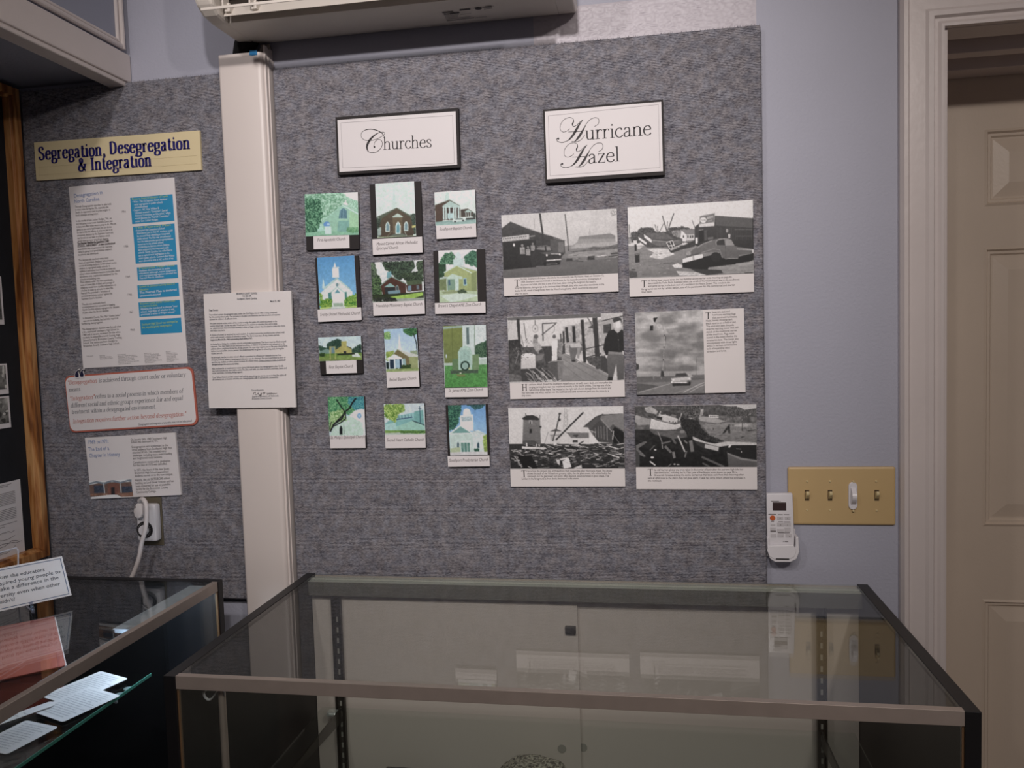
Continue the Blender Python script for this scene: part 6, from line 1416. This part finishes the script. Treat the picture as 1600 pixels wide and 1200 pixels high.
cap(c, 'T', (975, 150), 85, ['hese are east end', 'hurricane warning flags', 'that survived Hurricane'],
    ['Hazel, barely showing dark', 'black squares on a field of red.', 'The wind also bent the pole', 'atop the warning tower that still', 'stands at the traditional corner', 'of the riverfront. Flags were', 'stored in the metal shed at the', 'structure\'s base. The tower also', 'was equipped with three lights', 'which in various combinations', 'told of impending wind', 'direction and force.'], (1058, 72), (1360, 58), (980, 180), (1380, 158), 35)
def s5(p):
    p.bg(190, 184, .02); p.poly('50,545 1480,530 1494,850 65,856', 54, 40, noise=.5, nscale=14, aniso=2)
    for a in ('750,105 735,360', '775,105 790,360', '745,140 785,190 738,240 790,290 735,345', '785,140 740,190 790,240 738,290 790,345'): p.line(a, 5, 140)
    p.poly('232,240 440,240 455,560 220,560', 112, 96, noise=.12, nscale=10, aniso=4)
    for y in range(260, 550, 18): p.line([(228, y), (445, y+3)], 3, 84)
    p.poly('215,225 270,190 350,185 400,205 440,235 415,250 235,245', 48, noise=.2).poly('305,250 345,248 345,295 305,298', 166).poly('312,262 330,262 330,296 312,296', 60).poly('310,358 340,358 342,410 310,412', 40).line('262,160 262,200', 10, 80).line('440,185 435,340', 10, 110).line('405,185 402,210', 8, 130).poly('430,320 462,318 460,345 432,342', 60).line('455,345 435,380', 4, 60).poly('228,500 370,500 450,560 220,560', 70, noise=.4, nscale=8)
    p.poly('560,390 640,355 720,385 735,545 560,545', 180).poly('565,388 640,355 715,385', 76).poly('570,430 700,430 700,438 570,440', 110).poly('575,440 620,440 620,500 575,500', 150)
    p.poly('760,400 1050,405 1055,470 830,470 790,420', 104, noise=.06).poly('700,470 760,415 830,470 1055,470 1055,545 700,545', 186).poly('850,495 912,495 912,525 850,525', 46).poly('845,440 870,430 925,430 900,460', 60).poly('1050,410 1165,530 1050,540', 196)
    p.line('690,170 650,340 600,510', 14, 56).poly('675,160 705,158 705,178 672,180', 60).poly('668,230 700,228 700,258 672,262', 60).line('980,155 640,495', 20, 50).line('545,395 495,550', 5, 110).line('1000,80 850,100', 2, 150)
    p.poly('985,335 1130,215 1220,180 1470,170 1480,540 1170,520 1060,380 1040,340', 76, noise=.1, nscale=10).poly('1200,200 1470,170 1480,390 1340,300 1300,350 1190,230', 112, noise=.08, nscale=8, aniso=3).poly('1060,370 1180,250 1330,400 1330,520 1170,520', 66, noise=.25, nscale=10)
    for i in range(6): p.line([(1090+i*36, 350-i*12+abs(i-2)*10), (1095+i*36, 440+i*12)], 7, 136)
    p.line('985,335 1130,215 1225,178', 14, 60).line('1190,230 1340,400', 12, 130).poly('1330,400 1360,330 1478,400 1482,540 1350,540', 30, noise=.3).line('1060,380 1130,400', 9, 170).line('1350,380 1340,490', 10, 190).line('1350,430 1420,530', 6, 130)
    p.scatter(420, 60, 1440, 560, 830, 90, 8, [28, 36, 60, 90, 140, 180], (-.5, .4)); p.scatter(60, 500, 1480, 540, 700, 130, 9, [150, 190, 34], (-.3, .5))
    p.poly('215,575 500,590 540,605 215,605', 190).poly('280,530 285,575 268,575 266,530', 200).line('400,545 402,575', 12, 196).line('430,545 432,575', 12, 196).poly('50,545 210,545 215,600 50,620', 44, noise=.4, nscale=8)
    p.poly('155,690 330,690 420,840 240,855', 26, noise=.2).line('120,700 190,800 210,840', 10, 150).line('150,700 180,850', 8, 130).poly('70,760 150,780 200,852 70,852', 40, noise=.3)
    p.poly('720,760 800,715 835,830 740,850', 206).poly('690,735 790,705 780,730 700,750', 196).poly('640,735 690,740 690,810 660,790', 180).poly('860,840 960,800 965,845 880,852', 176).line('740,760 835,800', 4, 130).line('290,825 340,850', 8, 180).line('420,850 560,835', 8, 120).line('925,545 985,510', 14, 50); p.poly('620,500 660,555 610,560', 190); p.poly('1290,560 1420,600 1410,612 1290,575', 180)
c = storm('hurricane photo of a tower and heaps of timber wreckage, bottom left of the six', [(40, 103), (1467, 72), (1502, 1078), (67, 1073)], (790, 625, 8), [(40, 103), (1467, 72), (1495, 850), (60, 856)], s5, 25, None)
cap(c, 'T', (203, 960), 85, ['his is how the present site of Waterfront Park looked like after Hurricane Hazel. The photo', 'shows the back of the Waterfront grocery, right, the old pilot tower, left, which had to be', 'removed, and the gas tower and pilots\' office beyond, which survived in good shape. The'],
    ['lumber in the foreground is from docks destroyed in the storm.'], (275, 892), (1330, 888), (206, 990), (920, 985), 32.5)
def s6(p):
    p.bg(96, 70, .5, 50); p.poly('60,110 1565,100 1565,200 900,260 60,250', 74, noise=.45, nscale=26).poly('1100,105 1565,100 1565,150 1400,170 1300,130', 176).leaf('1180,120 1320,120 1420,170 1565,165 1565,250 1200,250', 56, 104, 1.1, 16)
    p.poly('180,130 260,110 350,175 330,215 200,185', 150, noise=.25).poly('60,225 250,270 245,340 100,350 60,300', 138, noise=.08).poly('70,220 130,235 130,270 70,270', 150)
    p.poly('900,350 1200,320 1565,330 1570,570 1200,560 1000,480', 126, 104, noise=.2, nscale=14, aniso=3).poly('840,240 1000,250 1200,305 1090,330 880,300', 150, noise=.08).poly('980,225 1105,230 1105,265 985,260', 190).poly('720,200 920,150 910,230 740,280', 150, noise=.35, nscale=14).poly('1300,350 1430,330 1490,350 1440,378 1300,370', 160)
    for x in range(1000, 1100, 22): p.poly([(x, 236), (x+12, 237), (x+12, 250), (x, 249)], 60)
    p.scatter(60, 1100, 1560, 200, 420, 26, 5, [60, 80, 160], (1.3, 1.8))
    p.poly('265,260 440,300 560,335 655,310 640,370 580,400 440,412 245,392', 196, 178, noise=.03).line('265,258 360,290 560,340 655,315', 7, 50).poly('330,235 430,215 600,270 590,320 480,310 400,285', 178).poly('335,235 405,250 400,285 335,268', 44).line('385,175 365,225', 10, 190).line('455,190 440,225', 8, 190).line('520,200 510,250', 8, 190).line('650,200 610,300', 10, 190).line('370,215 600,280', 7, 190).poly('400,180 520,190 640,235 600,265 430,205', 60, noise=.2).poly('520,215 580,225 575,260 515,245', 110)
    for x, y in ((495, 302), (540, 308), (570, 315)): p.ell(x, y, 7, 7, 40)
    p.leaf('640,250 760,280 850,290 900,400 1000,480 1200,560 800,560 700,470 640,360', 26, 60, 1.1, 12).line('770,170 840,290', 12, 50).leaf('600,110 900,110 860,260 700,260', 40, 110, .6, 14)
    p.poly('60,400 700,420 800,520 1200,580 1578,600 1580,868 70,868', 40, 26, noise=.45, nscale=22, aniso=1.5)
    p.poly('230,395 440,410 700,430 720,500 560,520 300,460', 84, noise=.3, nscale=16, aniso=3)
    p.poly('70,600 190,545 215,560 100,640 200,735 180,745 75,700', 96, noise=.15).poly('60,640 120,700 120,868 70,868', 64)
    for a, w, cc in (('600,480 690,680', 18, 170), ('520,490 575,580', 26, 90), ('350,430 400,550 410,640', 9, 150), ('440,610 520,690', 30, 100), ('760,540 785,680', 44, 108), ('545,680 560,760', 34, 110), ('250,800 320,850', 16, 206), ('710,670 690,750', 20, 100), ('310,600 250,660', 14, 90), ('410,575 510,550', 18, 100), ('680,540 720,575', 20, 110), ('480,865 520,830', 8, 130), ('900,745 1180,868', 26, 84), ('910,820 1000,868', 20, 80)): p.line(a, w, cc)
    p.ell(318, 655, 15, 10, 190).ell(280, 752, 22, 12, 200).ell(562, 835, 14, 8, 190).ell(605, 840, 20, 7, 150).ell(655, 430, 34, 20, 120)
    p.poly('785,490 950,560 1060,580 1200,555 1570,570 1575,600 1420,600 1250,600 1120,620 980,590 850,560 790,525', 176, noise=.12, nscale=10).poly('800,540 1110,620 1105,685 930,640 850,600', 54).poly('940,585 1112,622 1105,672 935,632', 170)
    p.poly('1205,660 1240,600 1420,600 1578,600 1580,790 1400,760 1250,715', 34, noise=.1).poly('1240,590 1275,590 1240,635 1225,625', 206).poly('1205,650 1215,690 1390,755 1580,785 1580,805 1380,780 1215,705', 120).poly('1215,705 1380,780 1580,805 1582,868 1230,868', 92, 76, noise=.06).line('1325,645 1385,648', 5, 150).ell(1388, 682, 6, 12, 170)
    p.poly('1150,460 1190,400 1240,340 1250,455 1225,450 1220,400 1185,450', 40).line('1395,330 1395,430', 9, 50).line('1040,385 1040,415', 8, 50).line('1460,425 1570,410', 12, 44).poly('1370,515 1400,490 1430,495', 40); p.scatter(70, 920, 1560, 380, 560, 60, 4, [80, 150, 96], (-.2, .2))
c = storm('hurricane photo of a tilted white boat among wrecked skiffs, bottom right', [(52, 110), (1565, 98), (1588, 1163), (78, 1142)], (985, 620, 8), [(52, 110), (1565, 98), (1582, 874), (70, 870)], s6, 26, None)
cap(c, 'T', (218, 982), 85, ['he old Herman photo was once taken in the center of basin after the extreme high tide had', 'deposited boats, including the St. Clair, one of five Baptist boats shown on page 30, in', 'Brunswick Street and along the docks. Sometimes that boats sank from their moorings after'],
    ['sank at what point in the storm they had gone adrift. These had some others where the wind was in', 'the northeast.'], (296, 918), (1410, 912), (218, 1020), (1430, 1018), 33)

_fo_data = _fo.data
bpy.data.objects.remove(_fo); bpy.data.curves.remove(_fo_data)
